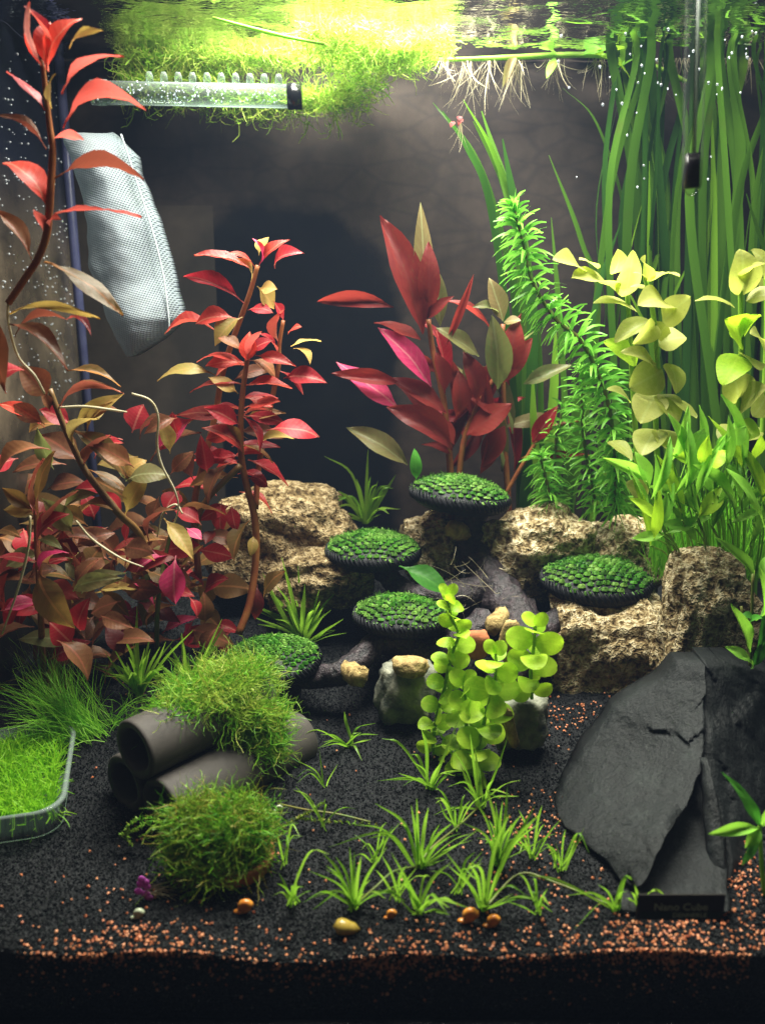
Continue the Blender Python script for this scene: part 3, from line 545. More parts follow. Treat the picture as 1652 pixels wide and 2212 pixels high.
# -- narrow leaved rust and magenta plant in the middle
D = thing('narrow_leaf_plant', 'rust red plant with long narrow leaves, two of them magenta, behind the mushroom pads', 'aquatic plant', at(975, 1130, 26))
stemP(D, [(975, 1130), (972, 1015), (965, 930), (955, 850), (935, 760), (925, 690)], 25, (8, 7, 5), M['stem_red'])
stemP(D, [(985, 1120), (1000, 960), (1040, 860), (1075, 800), (1086, 700)], 25, (7, 6, 5), M['stem_red'])
stemP(D, [(1100, 1120), (1092, 1000), (1088, 900), (1086, 800)], 25.5, (7, 6, 5), M['stem_red'])
for q in [('rust', 912, 722, 820, 466, 62, 6), ('sage', 922, 690, 908, 436, 40, -5), ('rust', 925, 680, 925, 520, 44, 0), ('sage', 950, 705, 940, 575, 34, 0), ('rust', 908, 734, 808, 697, 44, 20), ('rust', 850, 664, 685, 652, 30, -25), ('magenta', 930, 836, 816, 708, 46, 0), ('rust', 952, 649, 1068, 732, 22, -30), ('sage', 1034, 770, 942, 708, 40, 5), ('rust', 963, 745, 1023, 592, 16, 20), ('sage', 1086, 694, 1056, 600, 40, 0), ('sage', 1078, 680, 1020, 664, 22, 20), ('sage', 1075, 840, 1062, 680, 52, 0), ('sage', 1088, 696, 1125, 692, 24, 0), ('rust', 1093, 811, 1118, 685, 50, 0), ('rust', 867, 828, 715, 806, 30, -20), ('magenta', 858, 880, 726, 782, 52, 0), ('rust', 976, 973, 834, 880, 54, 0), ('rust', 964, 893, 845, 815, 44, 5), ('sage', 880, 1005, 748, 924, 46, 0), ('rust', 1006, 940, 1106, 872, 54, 0), ('rust', 920, 690, 980, 640, 26, 10), ('rust', 1082, 830, 1150, 730, 40, 0), ('rust', 985, 900, 990, 800, 40, 20), ('rust', 1030, 870, 1000, 760, 40, 10), ('rust', 1085, 900, 1010, 860, 44, 20), ('rust', 1090, 920, 1040, 1010, 50, 10), ('sage', 1130, 830, 1238, 788, 34, 10), ('crimson', 1149, 956, 1205, 876, 36, 10), ('rust', 960, 850, 940, 760, 34, 30), ('rust', 972, 980, 910, 960, 36, 30), ('rust', 980, 960, 950, 890, 34, 30)]:
    leafP(D, q[0], 'lance', *q[1:5], 24.5, q[5], dy=random.uniform(-.8, .4), roll=q[6])
for k in range(30):
    x, y = random.choice([970, 985, 1040, 1090]) + random.gauss(0, 14), random.uniform(800, 1030); a = random.gauss(1.57, .9); L = random.uniform(100, 170)
    leafP(D, random.choice(['rust', 'rust', 'rust', 'crimson', 'sage']), 'lance', x, y, x + L * math.cos(a), y - L * math.sin(a), random.uniform(25, 27), random.uniform(18, 30))
leafP(D, 'darkgreen', 'lance', 899, 1035, 895, 968, 22.5, 24, dy=0, roll=0)
stemP(D, [(1090, 1070), (1130, 1000), (1180, 930), (1260, 905)], 24.5, (5, 4), M['stem_red'])

# -- waterweed with dense whorls
def waterweed(label, pts, y, leafpx, gap, per=12, wd=.13):
    Q = smooth_path([at(p[0], p[1], p[2] if len(p) > 2 else y) for p in pts], 12); t = thing('waterweed', label, 'aquatic plant', Q[-1], 'whorled waterweed stems')
    MB().tube(Q, (.07, .1, .1), 6).build('stem', M['stem_green'], t)
    acc = 0; bs, ds, Ls = [], [], []
    k0 = pxcm(Q[0]); tot = sum(np.linalg.norm(Q[i + 1] - Q[i]) for i in range(len(Q) - 1)); s = 0; nxt = 0
    for i in range(len(Q) - 1):
        seg = np.linalg.norm(Q[i + 1] - Q[i]); ax = (Q[i] - Q[i + 1]) / seg
        while nxt < s + seg:
            p = Q[i] + (Q[i + 1] - Q[i]) * (nxt - s) / seg; f = nxt / tot
            a = np.cross(ax, (0.2, 1, .1)); a /= np.linalg.norm(a); b = np.cross(ax, a); o = random.random() * 6.28
            for j in range(per):
                th = o + 6.283 * j / per + random.uniform(-.15, .15)
                bs.append(p); ds.append(math.cos(th) * a + math.sin(th) * b + ax * (.45 + 1.2 * max(0, .12 - f) / .12) + RNG.normal(size=3) * .12); Ls.append(leafpx / k0 * random.uniform(.75, 1.1) * (.6 + .4 * min(1, f / .1)))
            nxt += gap * (.55 + .45 * min(1, f / .15)) * random.uniform(.85, 1.15)
        s += seg
    P = grow(np.array(bs), np.array(ds), np.array(Ls), 6, .35, -1.4)
    V, Fq = strands_np(P, np.full(len(P), wd)); tag(mesh_np('foliage', V, Fq, M['egeria'], t, True), kind='stuff'); return t
waterweed('leaning waterweed stem with a thick bright green top beside the ribbon leaves', [(1108, 445), (1128, 520), (1150, 610), (1200, 690), (1252, 735), (1300, 830), (1325, 950), (1330, 1110, 22)], 20.5, 70, .52, 13, .22)
waterweed('thin waterweed stem hanging behind the leaning one', [(1215, 880), (1200, 960), (1195, 1040), (1200, 1120)], 24, 52, .5, 11, .15)
waterweed('short waterweed tip above the round beige rock', [(1166, 985), (1180, 1040), (1195, 1110)], 23, 54, .42, 12, .16)
waterweed('waterweed stem in shade under the yellow green leaves', [(1262, 800), (1256, 880), (1265, 980), (1290, 1110)], 22.5, 54, .5, 12, .16)

# -- tall ribbon leaves at the back right
def ribbon_plant(label, bx, by, y, tops, wpx=30):
    base = at(bx, by, y); base[2] = gh(base[0], base[1]); t = thing('ribbon_leaf_plant', label, 'aquatic plant', base, 'ribbon leaved plants at the back')
    for q in tops:
        tx, ty, bend = q[:3]; yy = y + random.uniform(-1.6, 1.4); top = at(tx, ty, yy); b = base + np.array([random.uniform(-.6, .6), random.uniform(-.4, .4), 0])
        if len(q) > 3: pts = [b] + [at(c[0], c[1], yy) for c in q[3]] + [top]
        else:
            m1 = b + (top - b) * .4 + np.array([bend * .5, 0, 0]); m2 = b + (top - b) * .75 + np.array([bend * .9, 0, 0]); pts = [b, m1, m2, top]
            if ty < 130:                           # the tip reaches the surface and bends along it
                top[2] = WZ - .25; e = top + np.array([bend * 2 - .8 + random.uniform(-1, 1), -random.uniform(.5, 3), .0]); e[2] = WZ - .15; pts.append(e)
        P = smooth_path(pts, 7); k = pxcm(top); wd = wpx / k * random.uniform(.5, 1.0); a = random.uniform(-1.35, 1.35)
        MB().ribbon(P, (wd * .7, wd, wd, wd * .85, wd * .1), (math.cos(a), math.sin(a), 0), .1).build('leaf', M[random.choice(['val', 'val', 'val', 'val_bright', 'val_dark', 'val_dark'])], t)
    return t
def rt(a, b, n, y0=0, y1=120, bend=2.2): return [(random.uniform(a - 60, b + 90), random.uniform(y0, y1) if random.random() < .75 else random.uniform(150, 600), random.uniform(-bend, bend)) for _ in range(n)]
ribbon_plant('ribbon leaf plant whose leaves arch left over the dark print', 1135, 1150, 27, [(935, 222, 0, [(1115, 700), (1075, 480), (1020, 330)]), (955, 240, 0, [(1105, 800), (1060, 450), (1010, 320)]), (1022, 262, 0, [(1125, 600), (1090, 400)]), (1040, 240, 0, [(1140, 650), (1105, 450)]), (1000, 215, 0, [(1150, 700), (1120, 500), (1065, 330)]), (1085, 300, 0, [(1150, 750), (1120, 500)])], 32)
ribbon_plant('sparse ribbon leaf plant with one short bright leaf behind the waterweed', 1235, 1150, 28, [(1185, 335, 0, [(1290, 700), (1255, 520)]), (1190, 470, .1), (1215, 190, 0, [(1330, 700), (1350, 480), (1290, 270)]), (1340, 40, 0, [(1380, 700), (1390, 400), (1350, 150)]), (1400, 60, -.8), (1310, 640, .1), (1340, 480, 0, [(1240, 950), (1290, 640)])], 24)
ribbon_plant('ribbon leaf plant left of the thermometer', 1360, 1150, 27.5, rt(1330, 1440, 13), 26)
ribbon_plant('ribbon leaf plant directly behind the pale pink topped yellow stem', 1430, 1150, 28.5, rt(1370, 1480, 14), 26)
ribbon_plant('dense ribbon leaf plant behind the thermometer', 1490, 1150, 28, rt(1440, 1560, 14), 26)
ribbon_plant('ribbon leaf plant right of the thermometer', 1560, 1150, 27.5, rt(1520, 1640, 14), 26)
ribbon_plant('ribbon leaf plant in the right rear corner', 1620, 1150, 26.5, rt(1570, 1700, 14), 26)
ribbon_plant('low ribbon leaf plant with broad bright leaves under the waterweed', 1180, 1080, 26, [(1200, 700, .2), (1215, 780, .4), (1165, 690, 0), (1150, 800, -.2), (1240, 820, .5)], 30)

# -- yellow green round leaved stems at right
def bacopa(label, stem, y, leaves, top=None):
    t = thing('round_leaf_stem_plant', label, 'aquatic plant', at(*stem[-1], y), 'yellow green stem plants at the right')
    stemP(t, stem, y, (5, 6, 7), M['stem_lime'])
    for q in leaves: leafP(t, q[5] if len(q) > 5 else 'bacopa', 'cordate', *q[:4], y, q[4] * 1.2, dy=random.uniform(-1.6, .3), roll=random.uniform(-40, 40))
    return t
bacopa('yellow green stem with pale round leaves and a white topped tip', [(1393, 600), (1410, 680), (1418, 780), (1415, 880), (1420, 1000), (1425, 1120)], 16, [(1391, 610, 1382, 560, 34, 'bacopa'), (1395, 605, 1366, 590, 26), (1402, 607, 1467, 598, 26, 'bacopa'), (1405, 640, 1360, 620, 30), (1438, 664, 1376, 660, 64), (1430, 695, 1491, 640, 52), (1409, 696, 1326, 739, 40, 'bacopa'), (1415, 700, 1365, 742, 40), (1420, 745, 1482, 730, 72), (1415, 730, 1440, 700, 50), (1430, 800, 1358, 838, 66), (1440, 785, 1460, 850, 52), (1417, 848, 1382, 915, 64), (1424, 851, 1458, 920, 56), (1435, 855, 1504, 903, 38), (1417, 927, 1385, 985, 60), (1422, 927, 1455, 985, 60), (1410, 790, 1340, 760, 34)])
bacopa('yellow green stem with broad leaves leaning left toward the waterweed', [(1350, 590), (1356, 660), (1362, 760), (1370, 900), (1380, 1080)], 18, [(1330, 627, 1234, 600, 66), (1256, 590, 1193, 560, 52), (1322, 592, 1334, 538, 40), (1344, 641, 1366, 540, 46), (1373, 672, 1281, 655, 66), (1373, 790, 1302, 737, 42, 'lime'), (1315, 953, 1364, 995, 34, 'bacopa'), (1398, 1068, 1352, 1042, 42, 'bacopa'), (1290, 580, 1250, 560, 40), (1360, 870, 1310, 840, 40)])
bacopa('yellow green stem with wide spread leaves near the right edge', [(1600, 580), (1598, 650), (1600, 760), (1592, 880), (1590, 1000)], 15, [(1597, 640, 1597, 538, 72), (1585, 664, 1500, 650, 46), (1610, 650, 1690, 640, 50), (1597, 735, 1565, 690, 60, 'lime'), (1600, 735, 1636, 680, 56, 'lime'), (1597, 768, 1560, 832, 60, 'lime'), (1600, 768, 1640, 800, 50), (1590, 870, 1572, 800, 70), (1597, 880, 1656, 838, 62), (1592, 920, 1560, 960, 50), (1600, 600, 1650, 570, 40, 'bacopa'), (1592, 930, 1640, 940, 50, 'lime')])
bacopa('partly cut off yellow green stem at the right frame edge', [(1652, 560), (1655, 700), (1650, 850), (1645, 960)], 18, [(1652, 600, 1620, 540, 50), (1652, 640, 1680, 600, 50), (1650, 760, 1620, 720, 54), (1650, 850, 1625, 900, 56), (1650, 860, 1690, 900, 50), (1648, 930, 1600, 950, 46)])

# -- light green lance leaved clump at right
G = thing('lance_leaf_plant', 'clump of light green lance leaves with a thicket of thin stems on the right slope', 'aquatic plant', at(1500, 1230, 15))
GL = [(1402, 1054, 1372, 976, 32), (1395, 1040, 1300, 989, 20), (1503, 1108, 1400, 1050, 28), (1442, 1065, 1441, 987, 32), (1489, 990, 1521, 925, 34), (1507, 1013, 1446, 981, 24), (1521, 1013, 1570, 974, 40), (1513, 1000, 1530, 940, 24), (1547, 971, 1579, 943, 26), (1507, 1117, 1562, 1048, 32), (1424, 1130, 1357, 1075, 22), (1500, 1140, 1424, 1130, 22), (1431, 1157, 1364, 1163, 20), (1630, 990, 1643, 940, 26), (1590, 990, 1560, 940, 24), (1560, 1040, 1600, 1000, 26), (1600, 1080, 1570, 1000, 26), (1626, 1250, 1540, 1159, 18), (1580, 960, 1610, 920, 30), (1540, 1060, 1500, 1030, 24)]
gb = at(1500, 1230, 15)
for _ in range(34):
    x, y = random.uniform(1400, 1650), random.uniform(985, 1190); a = random.gauss(1.57, .65); L_ = random.uniform(100, 165); GL.append((x, y, x + L_ * math.cos(a), y - L_ * math.sin(a), random.uniform(15, 22)))
for q in GL:
    leafP(G, random.choice(['lance', 'lance', 'lance', 'lime']), 'lance', *q[:4], random.uniform(12.8, 15), q[4] * 1.1, dy=random.uniform(-.6, .3), roll=random.uniform(-20, 20))
    b0 = at(q[0], q[1], 13.5); f0 = at(1420 + (q[0] - 1360) * .75, random.uniform(1190, 1240), 18)
    MB().tube(smooth_path([f0, f0 + (b0 - f0) * .5 + np.array([.1, 0, .2]), b0], 5), (.05, .04), 5).build('stem', M['stem_lime'], G)
leafP(G, 'lance', 'spat', 1648, 1140, 1567, 1012, 12, 40, dy=-.5, roll=0)
n = 520; bx = RNG.uniform(1400, 1660, n); bs = np.array([at(x, y, d) for x, y, d in zip(bx, RNG.uniform(1185, 1260, n), RNG.uniform(18.5, 22, n))])
P = grow(bs, RNG.normal(size=(n, 3)) * .16 + np.array([.0, 0, 1]), RNG.uniform(1.8, 5.2, n), 5, .35); V, Fq = strands_np(P, RNG.uniform(.06, .13, n)); tag(mesh_np('thin_stems', V, Fq, M['hair'], G, True), kind='stuff')
H = thing('dark_leaf_plant', 'dark green leaved plant squeezed between the slate and the right edge', 'aquatic plant', at(1620, 1440, 11))
for q in [(1619, 1410, 1579, 1305, 24), (1619, 1428, 1564, 1397, 22), (1630, 1340, 1638, 1222, 22), (1635, 1400, 1660, 1290, 24), (1612, 1450, 1590, 1452, 16), (1625, 1440, 1650, 1380, 20), (1620, 1445, 1600, 1420, 14), (1618, 1350, 1650, 1335, 20), (1640, 1250, 1655, 1200, 24), (1625, 1330, 1600, 1330, 16)]: leafP(H, random.choice(['darkgreen', 'darkgreen', 'lance']), 'lance', *q[:4], 10.5, q[4], roll=0)
stemP(H, [(1625, 1240), (1622, 1340), (1618, 1450)], 10.8, (3, 4), M['stem_green']); stemP(H, [(1600, 1310), (1612, 1380), (1625, 1460)], 11, (3, 4), M['stem_green'])
I = thing('lance_leaf_plant', 'small bright green sprig close to the pane in the lower right corner', 'aquatic plant', gat(1650, 1935))
stemP(I, [(1640, 1780), (1643, 1850), (1650, 1935)], 2.6, (4, 5), M['stem_lime'])
for q in [(1640, 1786, 1558, 1668, 30, 'darkgreen'), (1640, 1788, 1528, 1802, 24, 'lance'), (1642, 1790, 1608, 1832, 26, 'lance'), (1642, 1786, 1690, 1720, 30, 'lance'), (1642, 1800, 1600, 1870, 16, 'darkgreen')]: leafP(I, q[5], 'lance', *q[:4], 2.6, q[4], dy=-.2, roll=5)

# ------------------------------------------------------------------ rocks
def rock(label, px, py, hw, hh, y, seed, depth=.8, sq=.75, mat='rock', sub=5, amp=.16, lean=0, name='pitted_rock', group='pitted beige rocks', cat='rock'):
    c = at(px, py, y); k = pxcm(c); rx, rz = hw / k, hh / k; ry = rx * depth
    import bmesh
    bm = bmesh.new(); bmesh.ops.create_icosphere(bm, subdivisions=sub + (mat == 'rock'), radius=1); vs = []
    for v in bm.verts:
        p = np.array(v.co); q = np.sign(p) * np.abs(p) ** sq; q /= max(1e-6, np.max(np.abs(q)) ** .35)
        s = seed * 7.3; d = amp * 1.5 * mnoise.noise((p[0] * 1.3 + s, p[1] * 1.3, p[2] * 1.3)) + amp * .9 * mnoise.noise((p[0] * 3 + s, p[1] * 3, p[2] * 3))
        if mat == 'rock':
            Rm = max(rx, rz); pc = p * Rm; pw = pc + .25 * np.array(mnoise.noise_vector((pc * 1.1 + s).tolist())); pw[2] *= .8
            f1 = mnoise.voronoi((pw / 1.15 + s).tolist())[0]; f2 = mnoise.voronoi((pw / .46 + s).tolist())[0]
            d += (-.34 * max(0, 1 - f1[0] / .55) ** 1.3 * (.3 + max(0, mnoise.noise((pc * .6 + s).tolist()) + .5)) - .15 * max(0, 1 - f2[0] / .6) + .05 * mnoise.noise((pc * 6).tolist())) / Rm
        else: d += .05 * abs(mnoise.noise((p[0] * 7 + s, p[1] * 7, p[2] * 7))) + amp * .35 * mnoise.noise((p[0] * 6 + s, p[1] * 6, p[2] * 6))
        q = q * (1 + d); vs.append(c + np.array([q[0] * rx + lean * q[2] * rx, q[1] * ry, q[2] * rz]))
    fs = [tuple(v.index for v in f.verts) for f in bm.faces]; bm.free()
    base = c.copy(); base[2] = c[2] - rz; t = thing(name, label, cat, base, group)
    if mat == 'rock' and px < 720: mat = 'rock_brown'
    MB().add(vs, fs).build('stone', M[mat], t); return t
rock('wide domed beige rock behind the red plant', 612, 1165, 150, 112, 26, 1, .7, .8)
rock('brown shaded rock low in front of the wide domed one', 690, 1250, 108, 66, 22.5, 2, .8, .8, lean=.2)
rock('small beige rock between the two back moss pads', 932, 1190, 62, 80, 25, 3, .9, .7, lean=-.1)
rock('rounded beige rock right of the highest moss pad', 1155, 1195, 122, 100, 23.5, 4, .7, .8)
rock('knobbly beige rock behind the right moss pad', 1335, 1215, 85, 92, 23, 5, .8, .75, lean=.1)
rock('largest beige rock standing under the right moss pad', 1315, 1420, 138, 128, 18, 6, .7, .66)
rock('tall beige rock at the right behind the slate', 1520, 1340, 92, 142, 14.8, 8, .8, .7, lean=.1)
rock('grey green stone with a white streak left of the round leaved plant', 875, 1490, 58, 66, 13.5, 11, .8, .8, 'grey_stone', 4, .2, name='grey_stone', group='grey green stones')
rock('grey green stone behind the round leaved plant', 1125, 1555, 52, 66, 11, 12, .8, .8, 'grey_stone', 4, .2, name='grey_stone', group='grey green stones')
rock('long low stone lying in shade beneath the lowest moss pads', 560, 1490, 90, 45, 15.5, 13, .6, .8, 'bark', 4, .15, name='dark_stone', group=None)
rock('reddish terracotta shard between the roots of the mushroom ornament', 1030, 1392, 26, 30, 14.5, 14, .6, .6, 'terracotta', 3, .12, name='terracotta_shard', group=None, cat='shard')
rock('thick pale yellow wood lump on top of the grey green stone', 885, 1440, 38, 20, 12.6, 15, .7, .8, 'cut_wood', 3, .15, name='wood_piece', group='pale wood pieces', cat='wood')
rock('bent yellow wood piece beside the ornament trunk', 1098, 1385, 20, 46, 13.8, 16, .7, .8, 'cut_wood', 3, .15, lean=.3, name='wood_piece', group='pale wood pieces', cat='wood')
rock('slim pale wood splinter leaning right of the round leaved plant', 1102, 1572, 12, 46, 9.3, 17, .8, .8, 'cut_wood', 3, .15, lean=-.9, name='wood_piece', group='pale wood pieces', cat='wood')

# -- slate cave
def loft(rows, nc=14, th=1.5, amp=.1, seed=0, nr=6, edge=.5, facet=0, hf=1, bulge=0):
    rr = []
    for i in range(len(rows) - 1):
        for k in range(nr):
            t = k / nr; rr.append([a + (b - a) * t for a, b in zip(rows[i], rows[i + 1])])
    rr.append(list(rows[-1])); n = len(rr); fr, bk = [], []
    for i, (py, xl, xr, yl, yr) in enumerate(rr):
        for c in range(nc + 1):
            u = c / nc; px = xl + (xr - xl) * u; y = yl + (yr - yl) * u - bulge * (1 - (2 * u - 1) ** 2)
            e = min(u, 1 - u, i / (n - 1) * 1.2, (n - 1 - i) / (n - 1) * 1.2); back = edge * max(0, 1 - e / .09) ** 2
            p = at(px + 8 * mnoise.noise((py * .02, c * .0 + (u > .5) * 9, seed)) * (1 - min(1, e * 8)), py, y)
            d = amp * (mnoise.noise((p * .55 + seed).tolist()) * 1.6 + mnoise.noise((p * 1.6 + seed).tolist()) * .8 * hf + mnoise.noise((p * 4 + seed).tolist()) * .35 * hf)
            if facet:
                q = p * np.array([.42, .42, .30]); q = q + .5 * np.array(mnoise.noise_vector((p * .35 + seed).tolist())); vc = mnoise.voronoi((q + seed).tolist())[1][0]; rv = random.Random(hash((round(vc[0], 3), round(vc[2], 3)))); dv = (q + seed) - np.array(vc)
                d += facet * (rv.uniform(-.12, .12) + rv.uniform(-1.1, 1.1) * dv[0] + rv.uniform(-.9, .9) * dv[2])
                d += .2 * max(0, mnoise.noise((p[0] * .9, 3, p[2] * .5))) * max(0, 1 - abs(u - .85) * 3) * (1 if mnoise.noise((p * 1.1).tolist()) > 0 else 0)
            p2 = p.copy(); p2[1] += back + d; fr.append(p2); q = p.copy(); q[1] += th; bk.append(q)
    W = nc + 1; fs = [(i * W + c, i * W + c + 1, (i + 1) * W + c + 1, (i + 1) * W + c) for i in range(n - 1) for c in range(nc)]
    o = n * W; fs2 = [tuple(o + a for a in f[::-1]) for f in fs]
    ring = [c for c in range(W)] + [i * W + nc for i in range(1, n)] + [(n - 1) * W + c for c in range(nc - 1, -1, -1)] + [i * W for i in range(n - 2, 0, -1)]
    fs3 = [(ring[k], o + ring[k], o + ring[(k + 1) % len(ring)], ring[(k + 1) % len(ring)]) for k in range(len(ring))]
    return MB().add(fr + bk, fs + fs2 + fs3)
SL = thing('slate_cave', 'big black slate stone with a dark tent shaped hollow in the lower right', 'rock', gat(1450, 1930))
loft([(1434, 1470, 1522, 10.5, 10.0), (1470, 1432, 1528, 10.5, 9.4), (1540, 1332, 1528, 10.3, 8.2), (1620, 1272, 1527, 9.6, 6.8), (1662, 1246, 1520, 9.0, 6.0), (1745, 1208, 1488, 7.2, 4.6), (1800, 1222, 1452, 5.7, 3.4), (1860, 1300, 1418, 4.0, 2.4), (1930, 1362, 1384, 2.2, 1.6)], 48, 1.3, .09, 1, 12, .3, .34).build('left_slab', M['slate'], SL, flat=False)
loft([(1430, 1518, 1590, 10, 10.5), (1455, 1522, 1665, 9.6, 10.8), (1500, 1525, 1745, 9, 11), (1640, 1527, 1770, 6.9, 10), (1700, 1535, 1770, 6, 9), (1800, 1560, 1705, 4.6, 7), (1860, 1578, 1640, 3.8, 5), (1965, 1570, 1600, 2.4, 3)], 40, 1.6, .09, 5, 11, .3, .30).build('right_slab', M['slate'], SL)
loft([(1640, 1480, 1530, 8, 7.6), (1700, 1465, 1540, 7.1, 6.8), (1800, 1425, 1562, 5.1, 4.8), (1900, 1375, 1580, 2.9, 2.8), (1985, 1350, 1585, 1.2, 1.1)], 16, 1.2, .10, 9, 6, .4, .2).build('inner_slab', M['slate'], SL)
loft([(1650, 1519, 1534, 6.2, 6.0), (1700, 1522, 1545, 5.4, 5.2), (1800, 1530, 1568, 4.2, 4.0), (1900, 1538, 1572, 3.2, 3.0)], 5, .5, .05, 12, 5, .2).build('thin_blade', M['slate'], SL)

# ------------------------------------------------------------------ mushroom ornament
O = thing('mushroom_ornament', 'dark bark root ornament carrying five flat moss covered mushroom caps', 'ornament', gat(1000, 1480))
def branch(pts, r, n=10):
    Q = smooth_path([at(*p) for p in pts], 8); b = MB(); b.tube(Q, r, 18)
    for i in range(len(b.v)):
        p = np.array(b.v[i]); d = .10 * mnoise.noise((p * 1.6).tolist()) + .06 * mnoise.noise((p * 4.5).tolist()); c = Q[min(len(Q) - 1, i // 18)]
        e = p - c; b.v[i] = tuple(c + e * (1 + d * 3))
    return b.build('branch' if n else 'trunk', M['bark'], O)
branch([(1020, 1085, 24), (1018, 1140, 23.7), (1035, 1215, 22.5), (1085, 1290, 20), (1125, 1350, 18), (1150, 1440, 16)], (.95, .8, .95, 1.15, 1.2, 1.3), 0)
branch([(806, 1200, 22.5), (835, 1240, 22), (880, 1285, 21), (960, 1290, 20.6), (1060, 1270, 20.8)], (.7, .6, .7, .8, .9))
branch([(868, 1340, 17.5), (862, 1375, 17), (880, 1410, 16.5), (960, 1400, 17), (1060, 1340, 18)], (.9, .75, .75, .8, .8))
branch([(880, 1395, 16.5), (818, 1390, 16), (753, 1445, 14.5), (684, 1462, 14.6), (600, 1455, 15)], (.8, .62, .6, .55, .5))
branch([(1287, 1262, 20), (1240, 1310, 19.4), (1190, 1350, 18.5), (1130, 1390, 17.5)], (.8, .65, .6, .6))
branch([(1150, 1400, 17), (1100, 1450, 15), (1060, 1480, 14)], (1.0, .7, .5))
for a, b, r in [((755, 1448, 14.2), (776, 1462, 12.6), .48), ((1085, 1330, 18), (1066, 1352, 16.0), .48), ((1000, 1150, 23), (975, 1142, 22), .45)]:
    pa, pb = at(*a), at(*b); s = MB().tube(smooth_path([pa, pb], 4), (r * 1.05, r), 9)
    s.v = [tuple(np.array(v) + .06 * RNG.normal(size=3)) for v in s.v]; s.build('cut_stub', M['cut_wood'], O)
def cap(px, py, wpx, y, tx, ty):
    c = at(px, py, y); r = wpx / 2 / pxcm(c); Rm = Matrix.Rotation(R(tx), 3, 'Y') @ Matrix.Rotation(R(ty), 3, 'X')
    def T(p): return c + np.array(Rm @ Vector(p))
    def dome(q): return .30 * r * (1 - (q / r) ** 2.4)
    prof = [(0, dome(0) - .05), (.5, dome(.5 * r) - .05), (.8, dome(.8 * r) - .05), (.95, .0), (1.02, -.11 * r), (1.0, -.20 * r), (.85, -.32 * r), (.5, -.40 * r), (.0, -.45 * r)]
    n = 40; vs, fs = [], []
    for i, (q, z) in enumerate(prof):
        for k in range(n):
            th = 6.2832 * k / n; j = 1 + .02 * math.sin(3 * th + px); vs.append(T((q * r * j * math.cos(th), q * r * j * math.sin(th), z)))
    fs = [(i * n + k, (i + 1) * n + k, (i + 1) * n + (k + 1) % n, i * n + (k + 1) % n) for i in range(len(prof) - 1) for k in range(n)]
    co = MB().add(vs, fs).build('cap', M['black_net'], O)
    # twisted black net cord round the rim
    rim = MB()
    for k in range(64):
        th = 6.2832 * k / 64 + random.uniform(-.02, .02); ta = th + .14; p0 = (1.0 * r * math.cos(th), 1.0 * r * math.sin(th), .03 * r); p1 = (1.04 * r * math.cos((th + ta) / 2), 1.05 * r * math.sin((th + ta) / 2), -.08 * r); p2 = (1.0 * r * math.cos(ta), 1.0 * r * math.sin(ta), -.2 * r)
        rim.tube([T(p0), T(p1), T(p2)], .02 * r, 5)
    rim.build('net_rim', M['black_net'], co)
    # moss tufts pushed through the net: one flat scale-like pad per net cell
    tu = MB(); s = .074 * r * 2; bs, ds = [], []
    for i in range(-14, 15):
        for j in range(-12, 13):
            x = (i + .5 * (j % 2)) * s + random.uniform(-.06, .06) * s; yv = j * s * .86 + random.uniform(-.06, .06) * s; q = math.hypot(x, yv)
            if q > 1.0 * r or random.random() < .02 or mnoise.noise((x * 1.1 + px, yv * 1.1, 1)) > .85: continue
            if q > .93 * r and random.random() < .25 + .3 * math.sin(3 * math.atan2(yv, x) + px): continue
            z = dome(q) - (.05 * r if q > .93 * r else 0); hw, hl = .52 * s * random.uniform(.8, 1.1), .43 * s * random.uniform(.85, 1.15); hgt = random.uniform(.025, .06) * r * .8
            ring = [T((x + hw * math.cos(a), yv + hl * math.sin(a), z - .03)) for a in np.linspace(0, 6.2832, 8)[:-1] + random.uniform(0, .8)]
            rin2 = [T((x + .7 * hw * math.cos(a), yv + .7 * hl * math.sin(a), z + hgt * random.uniform(.5, .9))) for a in np.linspace(0, 6.2832, 8)[:-1]]
            top = T((x, yv - .25 * s, z + hgt * 1.3)); tu.add(ring + rin2 + [top], [(a, (a + 1) % 7, 7 + (a + 1) % 7, 7 + a) for a in range(7)] + [(7 + a, 7 + (a + 1) % 7, 14) for a in range(7)])
            for _ in range(3):
                bs.append(T((x + random.uniform(-.4, .4) * s, yv + random.uniform(-.35, .35) * s, z + hgt * .7))); ds.append(np.array(Rm @ Vector((random.gauss(0, .8), random.gauss(-.4, .7), .7))))
    for k in range(70):
        th = random.uniform(3.3, 6.3) if random.random() < .7 else random.uniform(0, 6.3); bs.append(T((.96 * r * math.cos(th), .96 * r * math.sin(th), .02 * r))); ds.append(np.array(Rm @ Vector((math.cos(th), math.sin(th), random.uniform(-1.2, .6)))))
    o = tu.build('moss_tufts', M['moss_pad'], co, flat=True); tag(o, kind='stuff')
    P = grow(np.array(bs), np.array(ds), RNG.uniform(.08, .26, len(bs)), 4, .5); V, Fq = strands_np(P, RNG.uniform(.05, .10, len(bs))); tag(mesh_np('moss_sprigs', V, Fq, M['moss_pad'], co), kind='stuff')
for q in [(994, 1062, 212, 23, 7, -2), (806, 1182, 200, 22, 1, 0), (868, 1322, 205, 17, 2, -3), (588, 1418, 206, 15, -2, 2), (1287, 1244, 230, 20, 1, 2)]: cap(*q)
